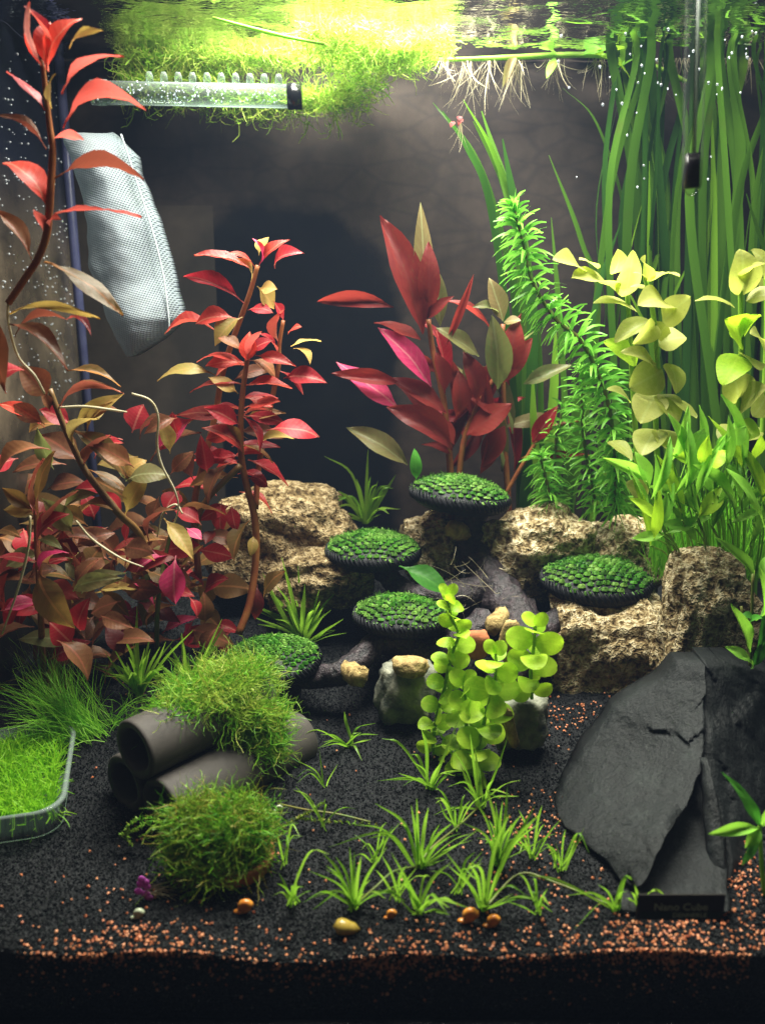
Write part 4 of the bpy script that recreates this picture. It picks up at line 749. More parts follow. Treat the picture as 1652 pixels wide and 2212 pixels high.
# fine white threads over the trunk
n = 26; P = grow(np.array([at(random.uniform(940, 1090), random.uniform(1215, 1330), 18.2) for _ in range(n)]), RNG.normal(size=(n, 3)), RNG.uniform(.8, 2.5, n), 8, 2.0); V, Fq = strands_np(P, np.full(n, .03)); tag(mesh_np('white_threads', V, Fq, M['root'], O), kind='stuff')
Lf = thing('fallen_leaf', 'broad dark green leaf lying on the ornament root between two pads', 'leaf', at(930, 1280, 18.5)); leaf3(Lf, 'darkgreen', 'ovate', at(862, 1222, 18.8), at(975, 1290, 18.2), 1.5, 0, 0)

# ------------------------------------------------------------------ clay tubes
TU = thing('clay_tube_stack', 'stack of three dark grey clay tubes glued as a pyramid under green moss', 'ornament', gat(330, 1770))
ax = np.array([.65, .76, 0]); side = np.array([.76, -.65, 0]); p0 = gat(262, 1752); ro, ri, Lt = 1.22, .86, 6.5
c1 = at(268, 1700, p0[1] + .3); c1[2] = gh(c1[0], c1[1]) + 1.0; c2 = c1 + side * 2.5; c2[2] = c1[2] - .1; c3 = (c1 + c2) / 2 + np.array([0, 0, 2.1]) - ax * .2
def pipe(c, L, tilt=0):
    d = ax + np.array([0, 0, tilt]); d /= np.linalg.norm(d); e = np.cross(d, (0, 0, 1)); e /= np.linalg.norm(e); u = np.cross(e, d); n = 36; vs, fs = [], []
    prof = [(ri - .04, L * .96), (ri, .15), (ri + .06, .03), (ri + .16, .0), (ro - .08, .0), (ro - .01, .05), (ro, .16), (ro, L - .1), (ro - .06, L), (ri, L), (ri - .04, L * .96)]
    for q, t in prof:
        for k in range(n): th = 6.2832 * k / n; vs.append(c + d * t + q * (1 + .012 * math.sin(2 * th + c[0])) * (math.cos(th) * e + math.sin(th) * u))
    fs = [(i * n + k, i * n + (k + 1) % n, (i + 1) * n + (k + 1) % n, (i + 1) * n + k) for i in range(len(prof) - 1) for k in range(n)]
    MB().add(vs, fs).build('tube', M['clay'], TU)
pipe(c1, Lt); pipe(c2, Lt + 1.0); pipe(c3, Lt, .02)
def moss_clump(name, label, cat, centers, nst, L, wd, mat, group=None, up=.5, base=None, curl=1.2, flatten=1, leaflets=0, tang=0):
    t = thing(name, label, cat, base if base is not None else centers[0][0], group)
    bs, ds = [], []
    wts = np.array([c[1][0] * c[1][1] * c[1][2] for c in centers]) ** .67; wts /= wts.sum()
    for i in RNG.choice(len(centers), nst, p=wts):
        c, r = centers[i]; v = RNG.normal(size=3); v /= np.linalg.norm(v); v[2] = abs(v[2]) * 1 if random.random() < .8 else v[2]
        q = random.uniform(.55, 1.0); bs.append(np.asarray(c) + v * np.asarray(r) * q); ds.append(v * (.7 - .6 * tang) + np.cross(v, RNG.normal(size=3)) * 1.2 * tang + RNG.normal(size=3) * .8 + np.array([0, 0, up]))
    P = grow(np.array(bs), np.array(ds), RNG.uniform(*L, nst), 9, curl, 0, .28 * curl ** .5); V, Fq = strands_np(P, RNG.uniform(*wd, nst))
    if leaflets:
        idx = RNG.integers(0, nst, leaflets); kk = RNG.integers(1, 6, leaflets); b2 = P[idx, kk] - (P[idx, kk] - P[idx, kk - 1]) * RNG.uniform(0, 1, (leaflets, 1)); d2 = RNG.normal(size=(leaflets, 3)) + (P[idx, kk] - P[idx, kk - 1]) * 6
        P2 = grow(b2, d2, RNG.uniform(.08, .2, leaflets), 3, .2); V2, F2 = strands_np(P2, RNG.uniform(.04, .08, leaflets)); Fq = np.concatenate([Fq, F2 + len(V)]); V = np.concatenate([V, V2])
    o = mesh_np('moss_strands', V, Fq, M[mat], t); tag(o, kind='stuff'); return t
tm = c3 + ax * 3.5 + np.array([0, 0, 1.0])
moss_clump('moss_clump', 'tangled yellow green moss draped over the stacked clay tubes', 'moss', [(tm, (1.5, 1.3, .55)), (tm + ax * 1.6 + np.array([0, 0, .1]), (1.3, 1.2, .7)), (tm - ax * 1.3 - np.array([0, 0, .1]), (1.0, .9, .4)), (tm + ax * 2.6 - np.array([0, 0, .5]), (.9, .9, .9)), (tm + side * 1.1 + ax * .8 - np.array([0, 0, 1.0]), (1.4, .6, .9)), (tm + ax * 2.0 + side * 1.2 - np.array([0, 0, 1.6]), (1.0, .8, 1.1)), (tm + ax * 1.4 + side * 1.7 - np.array([0, 0, 2.4]), (1.2, .6, .7))], 7200, (.5, 1.9), (.022, .062), 'moss', up=-.45, base=tm, curl=3.2, leaflets=13000, tang=.9)
MB_ = gat(465, 1935); mb = MB_ + np.array([0, 1.4, 1.7])
pot = thing('orange_pot', 'small orange clay pot hidden under the front moss ball', 'pot', MB_ + np.array([.3, 1.2, 0]))
pc = MB_ + np.array([.55, 1.5, -.15]); pr = [(1.0, 0), (1.3, .4), (1.4, .8), (1.4, .9), (1.2, .9), (1.0, .4)]
vs = [(pc[0] + q * math.cos(6.2832 * k / 24), pc[1] + q * math.sin(6.2832 * k / 24), pc[2] + z) for q, z in pr for k in range(24)]
MB().add(vs, [(i * 24 + k, i * 24 + (k + 1) % 24, (i + 1) * 24 + (k + 1) % 24, (i + 1) * 24 + k) for i in range(5) for k in range(24)]).build('bowl', M['terracotta'], pot)
moss_clump('moss_ball', 'shaggy dark green moss ball sitting on the black gravel at the front', 'moss', [(mb - np.array([0, 0, .2]), (1.7, 1.5, 1.25)), (mb + np.array([.5, -.2, .35]), (1.3, 1.1, .8)), (mb + np.array([-.7, 0, -.2]), (1.2, 1.2, 1.1)), (mb + np.array([1.2, .2, -.3]), (.8, .9, 1.0)), (mb + np.array([-1.2, -.2, .5]), (.7, .8, .6)), (mb + np.array([0, 0, -1.0]), (1.9, 1.7, .7)), (mb + np.array([-.3, -.8, -.9]), (1.5, .9, .8))], 4600, (.4, 1.7), (.022, .055), 'moss_dark', up=.15, base=MB_, curl=2.2, leaflets=12000, tang=.6)
# long moss shoots reaching out of the ball
t = thing('moss_shoot', 'long fuzzy moss shoots reaching left out of the moss ball', 'moss', at(370, 1790, 5))
for pts in ([(370, 1795), (330, 1775), (295, 1790), (262, 1803)], [(370, 1790), (330, 1768), (290, 1772), (272, 1800), (285, 1825)]):
    Q = smooth_path([at(*p, 5.0) for p in pts], 8); bs = np.repeat(np.array(Q), 8, 0); P = grow(bs, RNG.normal(size=bs.shape), RNG.uniform(.08, .16, len(bs)), 3, .2); V, Fq = strands_np(P, np.full(len(bs), .05)); tag(mesh_np('shoot', V, Fq, M['moss'], t), kind='stuff')
t = thing('moss_shoot', 'long fuzzy moss shoot reaching right from the moss ball toward the grass', 'moss', at(600, 1760, 7))
for pts in ([(590, 1800), (640, 1770), (700, 1772), (810, 1780)], [(640, 1770), (665, 1755), (700, 1733)]):
    Q = smooth_path([at(*p, 6.0) for p in pts], 8); bs = np.repeat(np.array(Q), 8, 0); P = grow(bs, RNG.normal(size=bs.shape), RNG.uniform(.08, .16, len(bs)), 3, .2); V, Fq = strands_np(P, np.full(len(bs), .05)); tag(mesh_np('shoot', V, Fq, M['moss_dark'], t), kind='stuff')

# ------------------------------------------------------------------ glass dish with moss
dc = gat(-22, 1725); ca, sa = math.cos(R(15)), math.sin(R(15)); DI = thing('glass_dish', 'low clear glass dish with rounded corners at the left edge', 'dish', dc)
def rsq(rx, ry, cr, n=9):
    pts = []
    for cx, cyy, a0 in ((rx - cr, ry - cr, 0), (-rx + cr, ry - cr, 90), (-rx + cr, -ry + cr, 180), (rx - cr, -ry + cr, 270)):
        for k in range(n): a = R(a0 + 90 * k / (n - 1)); pts.append((cx + cr * math.cos(a), cyy + cr * math.sin(a)))
    return pts
rx, ry = 3.1, 3.5; vs, fs = [], []; lv = [(0, .02), (.02, .0), (.14, .95), (.22, 1.08), (.12, 1.18), (.0, 1.1), (-.12, .1), (-.5, .08)]
for dr, z in lv:
    for (x, y) in rsq(rx + dr, ry + dr, 1.1 + dr * .5): vs.append((dc[0] + x * ca - y * sa, dc[1] + x * sa + y * ca, dc[2] + z + .1))
n = len(rsq(1, 1, .3)); fs = [(i * n + k, i * n + (k + 1) % n, (i + 1) * n + (k + 1) % n, (i + 1) * n + k) for i in range(len(lv) - 1) for k in range(n)] + [tuple((len(lv) - 1) * n + k for k in range(n))]
MB().add(vs, fs).build('bowl', M['dish_glass'], DI)
t = thing('moss_carpet', 'bright yellow green moss carpet filling the glass dish', 'moss', dc + np.array([0, 0, .3])); n = 5200
bs = np.stack([RNG.uniform(-rx + .3, rx - .35, n), RNG.uniform(-ry + .4, ry - .1, n), np.zeros(n)], 1); bs[:, 2] = .3 + .35 * (bs[:, 1] + ry) / 8; bs[:, :2] = np.stack([bs[:, 0] * ca - bs[:, 1] * sa, bs[:, 0] * sa + bs[:, 1] * ca], 1)
P = grow(bs + dc, RNG.normal(size=(n, 3)) * .55 + np.array([0, -.1, 1]), RNG.uniform(.4, 1.3, n), 6, 1.1, 0, .2); V, Fq = strands_np(P, RNG.uniform(.04, .08, n)); tag(mesh_np('moss_strands', V, Fq, M['moss_dish'], t), kind='stuff')

# ------------------------------------------------------------------ grasses
def hair_tuft(label, bx, by, n, L, lean, spread, wd=.035, rad=.5, mat='hair', group='hair grass tufts'):
    b = gat(bx, by); t = thing('hair_grass', label, 'grass plant', b, group)
    bs = np.stack([RNG.normal(size=n) * rad, RNG.normal(size=n) * rad, np.zeros(n)], 1) + b
    P = grow(bs, RNG.normal(size=(n, 3)) * spread + np.array(lean), RNG.uniform(*L, n), 7, .7, -.15); V, Fq = strands_np(P, np.full(n, wd)); tag(mesh_np('blades', V, Fq, M[mat], t), kind='stuff'); return t
hair_tuft('dense leaning tuft of fine hair grass at left behind the glass dish', 190, 1585, 420, (1.8, 4.6), (-.75, 0, .9), .22, .04, .5)
hair_tuft('small sparse tuft of hair grass right of the dense leaning one', 265, 1560, 70, (.8, 2.2), (.3, -.1, .6), .6)
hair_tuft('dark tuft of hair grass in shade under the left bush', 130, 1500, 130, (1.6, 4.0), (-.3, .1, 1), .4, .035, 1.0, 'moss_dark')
def blade_plant(label, bx, by, blades, wpx=13, mat='blade', group='small grass plants on the gravel', name='grass_plant', yy=None):
    b = gat(bx, by) if yy is None else at(bx, by, yy); t = thing(name, label, 'grass plant', b, group); k = pxcm(b)
    blades = list(blades) + [(q[0] * random.uniform(.5, 1.1) + random.uniform(-25, 25), q[1] * random.uniform(.45, 1.05) + random.uniform(-10, 15), q[2]) for q in list(blades) * (3 if mat == 'blade_bright' else 1) if random.random() < (.75 if mat == 'blade_bright' else .45)]
    for (tx, ty, hump) in blades:
        tip = at(bx + tx, by + ty, b[1] + random.uniform(-1.2, .4) - (0 if ty < -40 else .3)); zf = gh(tip[0], tip[1]) + .06
        if tip[2] < zf: tip = at(bx + tx, by + ty, gat(bx + tx, by + ty)[1]); tip[2] += .08
        tip = b + (tip - b) * (1.15 if mat == 'blade_bright' else 1.0)
        mid = (b + tip) / 2 + np.array([(tip[0] - b[0]) * random.uniform(-.2, .12), random.uniform(-.3, .3), (hump * random.uniform(.5, 1.9) + random.uniform(-6, 16)) / k]); bb = b + RNG.normal(size=3) * np.array([.1, .1, 0])
        wd = (.52 if mat == 'blade' else .6) * wpx / k * random.uniform(.6, 1.2); a = random.uniform(-.6, .6)
        MB().ribbon(smooth_path([bb, mid, tip], 5), (wd * .7, wd, wd * .85, wd * .08), (math.cos(a), math.sin(a) * .4, .5 if abs(tx) > abs(ty) else 0), .18).build('leaf', M[mat], t)
    return t
def rb(n, w, h0, h1, hump=20): return [(random.uniform(-w, w), -random.uniform(h0, h1), random.uniform(.2, 1) * hump) for _ in range(n)]
blade_plant('grass rosette with long arching leaves in the centre foreground', 905, 1875, [(-195, -45, 40), (-145, -95, 18), (-95, -140, 25), (-5, -150, 0), (20, -130, 5), (90, -75, 15), (115, -60, 22), (130, -85, 10), (-40, -95, 12), (45, -95, 8), (60, -20, 10), (10, -75, 0), (75, -100, 8)], 14)
blade_plant('dense dark grass plant right of the centre rosette', 1075, 1870, [(-60, -150, 20), (-30, -185, 10), (10, -140, 5), (50, -110, 20), (95, -95, 15), (100, -60, 14), (-80, -95, 20), (80, -130, 5), (-20, -100, 10), (30, -90, 5), (-45, -60, 8), (60, -60, 8), (20, -170, 10), (-10, -60, 0)], 13)
blade_plant('grass plant with a tall bent leaf beside the orange snail', 1048, 1965, [(120, -210, 30), (-35, -100, 10), (-80, -95, 10), (30, -90, 20), (130, -15, 28), (145, 10, 22), (60, -35, 10), (-90, -130, 0), (90, -30, 30), (0, -70, 0), (-5, -60, 5)], 15)
blade_plant('curled pale grass plant at the foot of the moss ball', 632, 1955, [(80, -110, 45), (-45, -20, 20), (-30, -70, 5), (25, -40, 10), (10, -70, 0), (40, -30, 5)], 12)
blade_plant('spiky grass plant in the front left of centre', 765, 1960, [(-110, -10, 40), (-90, 5, 35), (70, -130, 8), (-60, -90, 15), (-10, -130, 0), (15, -110, 5), (-100, -80, 30), (110, -12, 25), (60, -40, 10), (-40, -110, 5), (35, -60, 5), (-70, -120, 8)], 13)
blade_plant('small upright grass plant between the two front rosettes', 905, 1972, [(-60, -130, 15), (70, -110, 25), (25, -80, 10), (-40, -70, 5), (110, -10, 15), (60, 0, 12), (-20, -50, 0), (80, -20, 10), (-90, -40, 15)], 13)
blade_plant('low flat grass plant in front of the slate', 1330, 1965, [(-190, -75, 30), (-90, 42, 20), (-60, -40, 8), (35, -70, 25), (5, -50, 0), (-110, -30, 15), (25, -40, 5), (-40, -55, 6)], 13)
blade_plant('grass sprig whose leaf bends over the slate corner', 1380, 1962, [(60, -25, 22), (-10, -50, 0), (-18, -35, 4)], 13)
blade_plant('dark grass plant beside the right end of the clay tubes', 752, 1612, [(-110, -15, 10), (-85, 15, 12), (-60, -25, 12), (-8, -75, 0), (60, -50, 10), (50, -15, 10), (25, -30, 5), (65, -25, 12), (-40, -10, 6), (30, 35, 5)], 12)
blade_plant('grass plant with one long curved leaf left of the round leaved plant', 930, 1705, [(-105, -110, 25), (-20, -130, 20), (60, -150, -20), (-70, -35, 12), (55, -40, 10), (-40, -60, 8), (80, -40, 12), (20, -55, 0), (-95, -20, 10)], 12)
blade_plant('grass plant at the foot of the round leaved plant', 1035, 1745, [(-60, -130, 5), (-20, -160, 0), (60, -150, 5), (85, -25, 10), (-70, -45, 15), (30, -60, 4), (0, -90, 0), (-100, 20, 15), (-40, -90, 10), (90, -60, 10)], 13)
blade_plant('thin trailing grass plant right of the round leaved plant', 1150, 1850, [(20, -110, 10), (-50, -60, 10), (50, -50, 15), (-30, -100, 5), (25, -70, 5), (60, -80, 14), (-60, -20, 10)], 9)
blade_plant('few thin grass leaves in the bare gravel left of centre', 700, 1700, [(-55, -55, 8), (-10, -80, 0), (30, -50, 5), (-60, -20, 8)], 9)
blade_plant('broad bladed grass tuft at the foot of the back left rocks', 655, 1395, [(-75, -135, 8), (-60, -100, 5), (-40, -165, 5), (-20, -130, 0), (0, -110, 5), (20, -90, 0), (60, -95, 10), (50, -130, 5), (40, -60, 0), (-90, -75, 8), (75, -50, 0), (-30, -70, 0), (-10, -150, 0), (30, -105, 0), (-55, -60, 6), (70, -110, 4)], 14, 'blade_bright', group='upright grass tufts')
blade_plant('upright grass tuft behind the clay tubes', 410, 1500, [(-15, -115, 0), (30, -100, 5), (65, -128, 0), (60, -70, 5), (-45, -75, 4), (-60, -60, 8), (20, -85, 0), (90, -75, 10), (-30, -50, 10), (75, -60, 15), (-20, -60, 0), (10, -50, 0), (45, -45, 0), (-70, -40, 10)], 15, 'blade_bright', group='upright grass tufts')
blade_plant('pale stalked grass plant between the hair grass and the clay tubes', 302, 1500, [(-5, -165, 5), (-30, -115, 5), (-20, -70, 10), (45, -55, 15), (-50, -60, 12), (-12, -100, 0), (-65, -80, -8), (15, -80, 0), (100, -120, 5), (-75, -55, 10)], 12, 'blade_bright', group='upright grass tufts')
blade_plant('green grass tuft growing behind the moss pad on the back rocks', 790, 1130, [(-90, -145, 45), (5, -160, 0), (-110, -40, 30), (-60, -70, 15), (40, -60, 10), (60, -75, 20), (-30, -60, 0), (25, -85, 10), (-70, -45, 12), (50, -20, 5), (10, -100, 0), (75, -30, 8), (-20, -95, 6), (65, -105, 10), (-80, -20, 4)], 13, group='upright grass tufts', yy=27)

for i, (lb, x, y, nn) in enumerate([('few wispy leaves between the two front right grass plants', 985, 1930, 6), ('thin seedling grass left of the centre rosette', 810, 1860, 5), ('tiny grass sprout on bare gravel right of the clay tubes', 700, 1790, 4), ('wispy grass at the left foot of the slate', 1210, 1880, 6), ('thin grass between the snails and the slate', 1160, 1975, 6), ('sparse grass behind the centre rosette', 985, 1790, 7), ('thin pale grass right of the spiky front plant', 855, 1945, 5), ('wispy grass before the grey green stones', 985, 1650, 5), ('stray thin leaves beside the moss ball', 615, 1870, 4)]):
    blade_plant(lb, x, y, [(random.uniform(-80, 80), -random.uniform(15, 100), random.uniform(0, 25)) for _ in range(nn)], 9)
for lb, pts in [('joining the centre rosette to the spiky front plant', [(905, 1875), (850, 1900), (810, 1935), (765, 1960)]), ('leading from the snails toward the slate', [(1048, 1965), (1120, 1905), (1200, 1925), (1330, 1965)]), ('reaching from the moss ball to the bare gravel', [(600, 1740), (660, 1765), (730, 1775), (800, 1780)]), ('below the round leaved plant', [(1035, 1745), (990, 1800), (930, 1850), (905, 1875)])]:
    Q = [gat(*p) + np.array([0, 0, .08 + .25 * (i in (1, 2))]) for i, p in enumerate(pts)]; t = thing('grass_runner', 'thin green runner ' + lb, 'runner', Q[0], 'runners between the grass plants')
    MB().tube(smooth_path(Q, 6), .045, 5).build('runner_stem', M['stem_green'], t)
# -- round leaved lime plant
J = thing('round_leaf_plant', 'bright lime green plant with round coin leaves in the middle of the tank', 'aquatic plant', gat(1010, 1725))
def coin(pts, y, size, gap, shape='round'):
    Q = smooth_path([at(p[0], p[1], p[2] if len(p) > 2 else y) for p in pts], 10); MB().tube(Q, (.06, .08, .08), 6).build('stem', M['stem_lime'], J)
    k = pxcm(Q[0]); s = 0; nxt = 0; par = 0; tot = sum(np.linalg.norm(Q[i + 1] - Q[i]) for i in range(len(Q) - 1))
    for i in range(len(Q) - 1):
        seg = np.linalg.norm(Q[i + 1] - Q[i])
        while nxt < s + seg:
            p = Q[i]; f = nxt / tot; sz = np.interp(f, [0, .25, 1], size) / k; th = par * 1.57 + random.uniform(-.5, .5); par += 1
            for sg in (1, -1):
                d = np.array([math.cos(th) * sg, math.sin(th) * sg * .8, random.uniform(-.15, .45)]) + (np.array([0, 0, .9]) if f < .04 else 0); d /= np.linalg.norm(d)
                leaf3(J, 'lime', 'round', p, p + d * sz, sz * random.uniform(.8, .98), random.uniform(-30, 45))
            nxt += gap / k * np.interp(f, [0, .2, 1], [.6, .9, 1.1])
        s += seg
coin([(966, 1285), (974, 1332), (990, 1370), (975, 1415), (960, 1485), (945, 1540), (935, 1610), (950, 1680), (970, 1730)], 11, (30, 44, 38), 27)
coin([(1156, 1352), (1152, 1400), (1146, 1450), (1148, 1510)], 9.5, (38, 66, 44), 30)
coin([(1070, 1412), (1071, 1448), (1060, 1500), (1045, 1560), (1030, 1630), (1015, 1720)], 9.5, (36, 62, 54), 31)
coin([(1000, 1480), (1010, 1540), (1000, 1620), (1005, 1720)], 10.2, (42, 50, 46), 30)

# ------------------------------------------------------------------ net bag, thermometer, spray bar
NB = thing('filter_net_bag', 'white fine mesh filter bag hanging at the back left behind the red stem', 'net bag', at(190, 280, 23))
rows = [(282, 122, 238, 23, 23.6), (330, 142, 283, 22.2, 23.6), (400, 163, 306, 22, 23.6), (480, 178, 336, 21.8, 23.4), (560, 187, 360, 21.6, 23.4), (630, 206, 378, 21.4, 23.2), (690, 228, 391, 21.4, 23.0), (735, 246, 345, 21.6, 22.6), (772, 270, 282, 22, 22.2)]
bag = loft(rows, 24, 1.6, .30, 3, 8, .5, 0, .35, 1.2); bag.build('pouch', M['net'], NB)
MB().tube(smooth_path([at(262, 290, 22.9), at(298, 400, 22.7), at(330, 500, 22.4), at(352, 590, 22.2), at(364, 680, 22.0), at(366, 715, 22.0)], 8), .05, 6).build('stitched_seam', M['net_seam'], NB)
TH = thing('thermometer', 'clear glass tube thermometer with a black weight hanging at the upper right', 'thermometer', at(1493, 415, 6))
tb, tt = at(1493, 412, 6), at(1505, -60, 6); axh = (tt - tb) / np.linalg.norm(tt - tb); rg = 21 / pxcm(tb)
MB().tube([tb - axh * .15, tb, tb + axh * .12] + [tb + (tt - tb) * k / 8 for k in range(1, 9)], [rg * .3, rg * .75, rg * .95] + [rg] * 8, 16).build('glass_tube', M['glass'], TH)
MB().tube([tb + axh * .08, tb + axh * (75 / pxcm(tb))], rg * .8, 14).build('weight', M['weight'], TH)
MB().tube([tb + axh * (75 / pxcm(tb)), tt], rg * .07, 8).build('capillary', M['weight'], TH)
MB().tube([tb + axh * (75 / pxcm(tb)) + np.array([rg * .25, .02, 0]), tt + np.array([rg * .25, .02, 0])], rg * .12, 8).build('scale_strip', simple('pale_scale', (.40, .48, .40), rough=.5), TH)
SB = thing('spray_bar', 'horizontal clear spray bar tube with a row of nozzles under the surface', 'spray bar', at(215, 205, 24))
s0, s1 = at(212, 200, 24), at(622, 208, 24); k = pxcm(s0); r0 = 24 / k
MB().tube([s0, s0 + (s1 - s0) * .5, s1], r0, 16).build('pipe', M['acrylic'], SB)
MB().tube([s1, s1 + np.array([.7, 0, 0])], r0 * 1.12, 14).build('end_cap', M['rim'], SB); MB().tube([s0 - np.array([.3, 0, 0]), s0 + np.array([.5, 0, 0])], r0 * 1.1, 14).build('end_cap', M['acrylic'], SB)
for i in range(10):
    p = s0 + (s1 - s0) * (.28 + .075 * i) + np.array([0, -.1, r0 * .9]); MB().tube([p, p + np.array([0, -.06, 12 / k]), p + np.array([0, -.06, 20 / k])], (8 / k, 8 / k, 5 / k), 8).build('nozzle', M['acrylic'], SB)
n = 420; bs = []
tr = MB()
for i in range(170): u = random.random(); p = s0 + (s1 - s0) * u; a = random.uniform(3.3, 5.6); tr.ball(p + r0 * 1.02 * np.array([0, math.cos(a) * .8, -abs(math.sin(a)) * random.uniform(-.9, .9)]) + np.array([0, -r0 * .5, 0]), random.uniform(.03, .06), 5, 3)
tag(tr.build('clinging_bubbles', M['bubble'], SB), kind='stuff')

# ------------------------------------------------------------------ floating moss, floating stem
fm = []
for px in range(300, 660, 30): p = at(px, 150, 29.3 + random.uniform(-.6, .8)); p[2] = WZ - .6; fm.append((p, (1.2, 1.0, .6)))
for px in range(690, 945, 22): p = at(px, 150, 26 + random.uniform(-2, 3.0)); p[2] = WZ - .85; fm.append((p, (1.2, 2.2, .95 - .0022 * max(0, px - 760))))
for px in range(300, 820, 40): p = at(px, 240, 29); p[2] = WZ - 2.2 - (.8 if 480 < px < 760 else 0); fm.append((p, (1.2, 1.0, 1.0)))
moss_clump('floating_moss', 'bright yellow green moss mat floating at the water surface behind the spray bar', 'moss', fm, 9500, (.4, 1.6), (.04, .09), 'moss_float', up=-.25, base=fm[20][0], curl=1.2, leaflets=14000)
FS = thing('floating_plant', 'horizontal green plant stem floating at the surface with hanging white roots', 'aquatic plant', at(1100, 110, 29))
def fz(px, dz, y=29.3): p = at(px, 110, y); p[2] = WZ - dz; return p
MB().tube(smooth_path([fz(930, .5), fz(1020, .45), fz(1120, .35), fz(1220, .25), fz(1300, .3), fz(1400, .7), fz(1520, 2.0)], 6), (.1, .13, .16, .14, .12), 7).build('stem', M['stem_lime'], FS)
rp, rd, rl = [], [], []
for px, nn, L in [(960, 26, 2.3), (1010, 34, 3.4), (1060, 26, 3.4), (1115, 44, 3.0), (1200, 26, 2.4), (1290, 22, 2.6), (1350, 26, 2.6), (1420, 22, 2.6), (1480, 18, 2.4), (1560, 20, 2.0), (1620, 20, 2.0)]:
    for _ in range(nn): rp.append(fz(px + random.gauss(0, 10), .4)); rd.append(RNG.normal(size=3) * np.array([.35, .35, .1]) + np.array([0, 0, -1])); rl.append(random.uniform(.3, 1) * L)
V, Fq = strands_np(grow(np.array(rp), np.array(rd), np.array(rl), 7, .6), np.full(len(rp), .035)); tag(mesh_np('hanging_roots', V, Fq, M['root'], FS), kind='stuff')
for px, tx, ty, mt in [(1115, 1085, 190, 'sage'), (1200, 1180, 170, 'lance'), (1200, 1165, 60, 'lance'), (1290, 1360, 170, 'lime'), (1290, 1300, 40, 'lime'), (1310, 1350, 85, 'lime'), (1250, 1330, 20, 'lance'), (1400, 1330, 150, 'lance')]:
    b = fz(px, .35); t2 = at(tx, ty, 28.5); t2[2] = min(t2[2], WZ - .1); leaf3(FS, mt, 'lance', b, t2, .5, 0)
t = thing('floating_leaf', 'thin forked yellow stem floating alone below the rippled surface at upper left', 'leaf', at(600, 60, 18))
Q = [at(460, 38, 22), at(540, 60, 22), at(620, 80, 22.5), at(700, 95, 23)]
for q in Q: q[2] = min(q[2], WZ - .1)
MB().tube(smooth_path(Q, 6), (.06, .09, .06), 6).build('stem', M['stem_lime'], t)
t = thing('drifting_plant_bit', 'small purplish plant scrap with trailing roots under the floating moss', 'plant scrap', at(995, 255, 25)); 
for a in [(990, 250), (1000, 258), (982, 262)]: leaf3(t, 'rust', 'ovate', at(a[0], a[1], 25), at(a[0] + random.uniform(-14, 14), a[1] + 14, 24.7), .35, 0)
P = grow(np.array([at(995, 265, 25)] * 8), RNG.normal(size=(8, 3)) * .3 + np.array([0, 0, -1]), RNG.uniform(.8, 1.7, 8), 6, .8); V, Fq = strands_np(P, np.full(8, .035)); tag(mesh_np('roots', V, Fq, M['root'], t), kind='stuff')

# ------------------------------------------------------------------ snails, petals, bubbles
def snail(label, px, py, rpx, mat, squash=.8):
    g0 = gat(px, py); r = rpx / pxcm(g0); t = thing('snail', label, 'snail', g0, 'snails on the gravel'); pts = []; b = MB()
    for i in range(26):
        a = i / 25 * 4.2 * math.pi; q = r * .62 * (1 - i / 25 * .85); pts.append(g0 + np.array([q * math.cos(a), -i / 25 * r * .55 * squash, r * .95 + q * math.sin(a)]))
    b.tube(pts, [r * .50 * (1 - .8 * i / 25) for i in range(26)], 9); b.ball(g0 + np.array([0, 0, r * .95]), (r * .85, r * .5, r * .85), 12, 8); b.build('shell', M[mat], t)
    MB().ball(g0 + np.array([-r * .7, -.1 * r, r * .28]), (r * .75, r * .4, r * .28), 8, 6).build('foot', M[mat], t)
snail('shiny orange snail at the right foot of the moss ball', 530, 1972, 18, 'snail_orange'); snail('largest round orange snail among the front grass', 1014, 1992, 19, 'snail_orange'); snail('orange snail half hidden behind a grass blade', 1064, 2002, 16, 'snail_orange')
snail('small dull orange snail in front of the centre rosette', 845, 1984, 12, 'snail_orange'); snail('pale round snail on the bare gravel left of the moss ball', 301, 1984, 13, 'snail_pale'); snail('tiny pale snail near the moss ball tips', 603, 1752, 8, 'snail_pale')
SY = thing('snail', 'elongated yellow brown snail lying at the front edge of the gravel', 'snail', gat(748, 2016), 'snails on the gravel'); g0 = gat(748, 2016); b = MB(); k = pxcm(g0)
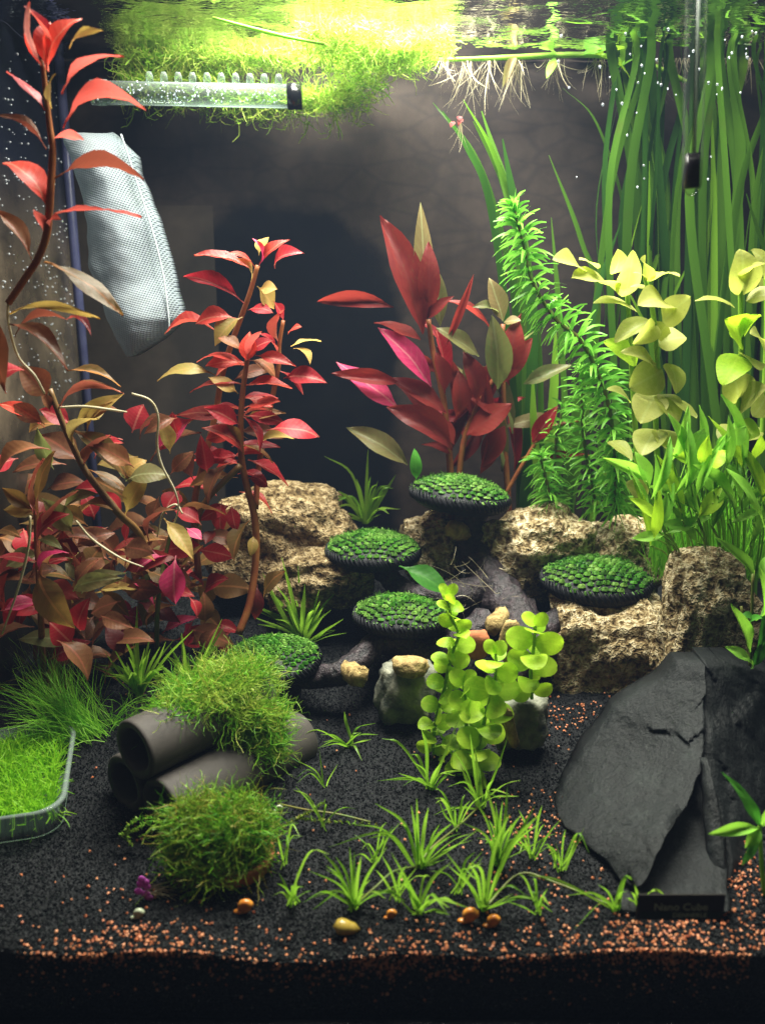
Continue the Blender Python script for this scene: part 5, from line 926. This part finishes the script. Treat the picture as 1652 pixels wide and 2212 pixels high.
b.tube(smooth_path([g0 + np.array([x / k, 0, z / k]) for x, z in [(-28, 17), (-12, 17), (8, 13), (30, 10)]], 5), [.0, 14 / k, 18 / k, 17 / k, 14 / k, 12 / k, .02], 12).build('shell', M['snail_yellow'], SY)
PT = thing('purple_leaf_scrap', 'small purple floating leaves with thin roots resting left of the moss ball', 'plant scrap', gat(315, 1925)); g0 = gat(315, 1940)
for dx, dz in [(-.12, .55), (.1, .45), (-.2, .25), (.05, .15), (.15, .0), (-.05, .75), (.08, .62)]: MB().ball(g0 + np.array([dx, -.1, dz + .1]), (.16, .06, .13), 7, 5, .15).build('leaf', M['petal'], PT)
P = grow(np.array([g0 + np.array([.1, 0, random.uniform(.1, .6)]) for _ in range(16)]), RNG.normal(size=(16, 3)) * .15 + np.array([1, 0, -.1]), RNG.uniform(.8, 2.0, 16), 5, .4); V, Fq = strands_np(P, np.full(16, .03)); tag(mesh_np('roots', V, Fq, M['root'], PT), kind='stuff')
bub = bpy.data.meshes.new('air_bubble'); bb = MB().ball((0, 0, 0), 1, 8, 6); bub.from_pydata(bb.v, [], bb.f); bub.update(); bub.polygons.foreach_set('use_smooth', [True] * len(bub.polygons)); bub.materials.append(M['bubble'])
for i in range(46):
    px = random.uniform(1180, 1640); py = random.choice([random.uniform(60, 420), random.uniform(60, 230)]); o = bpy.data.objects.new('air_bubble', bub); C.objects.link(o)
    o.location = Vector(at(px, py, random.uniform(12, 24)).tolist()) * S; r = random.uniform(.032, .058) * S; o.scale = (r, r, r * 1.1)
    if o.location.z > (WZ - .3) * S: o.location.z = (WZ - random.uniform(.3, 3)) * S
    tag(o, 'tiny round air bubble rising among the ribbon leaves at upper right', 'bubble', 'air bubbles in the water')
tr = MB()
for i in range(520):
    y = random.uniform(12, 31); z = random.uniform(18, 36); tr.ball((-18.99, y, z), random.uniform(.03, .075), 5, 3)
o = tr.build('glass_bubbles', M['bubble']); tag(o, 'fine bubbles clinging to the left side pane', 'bubbles', kind='stuff')
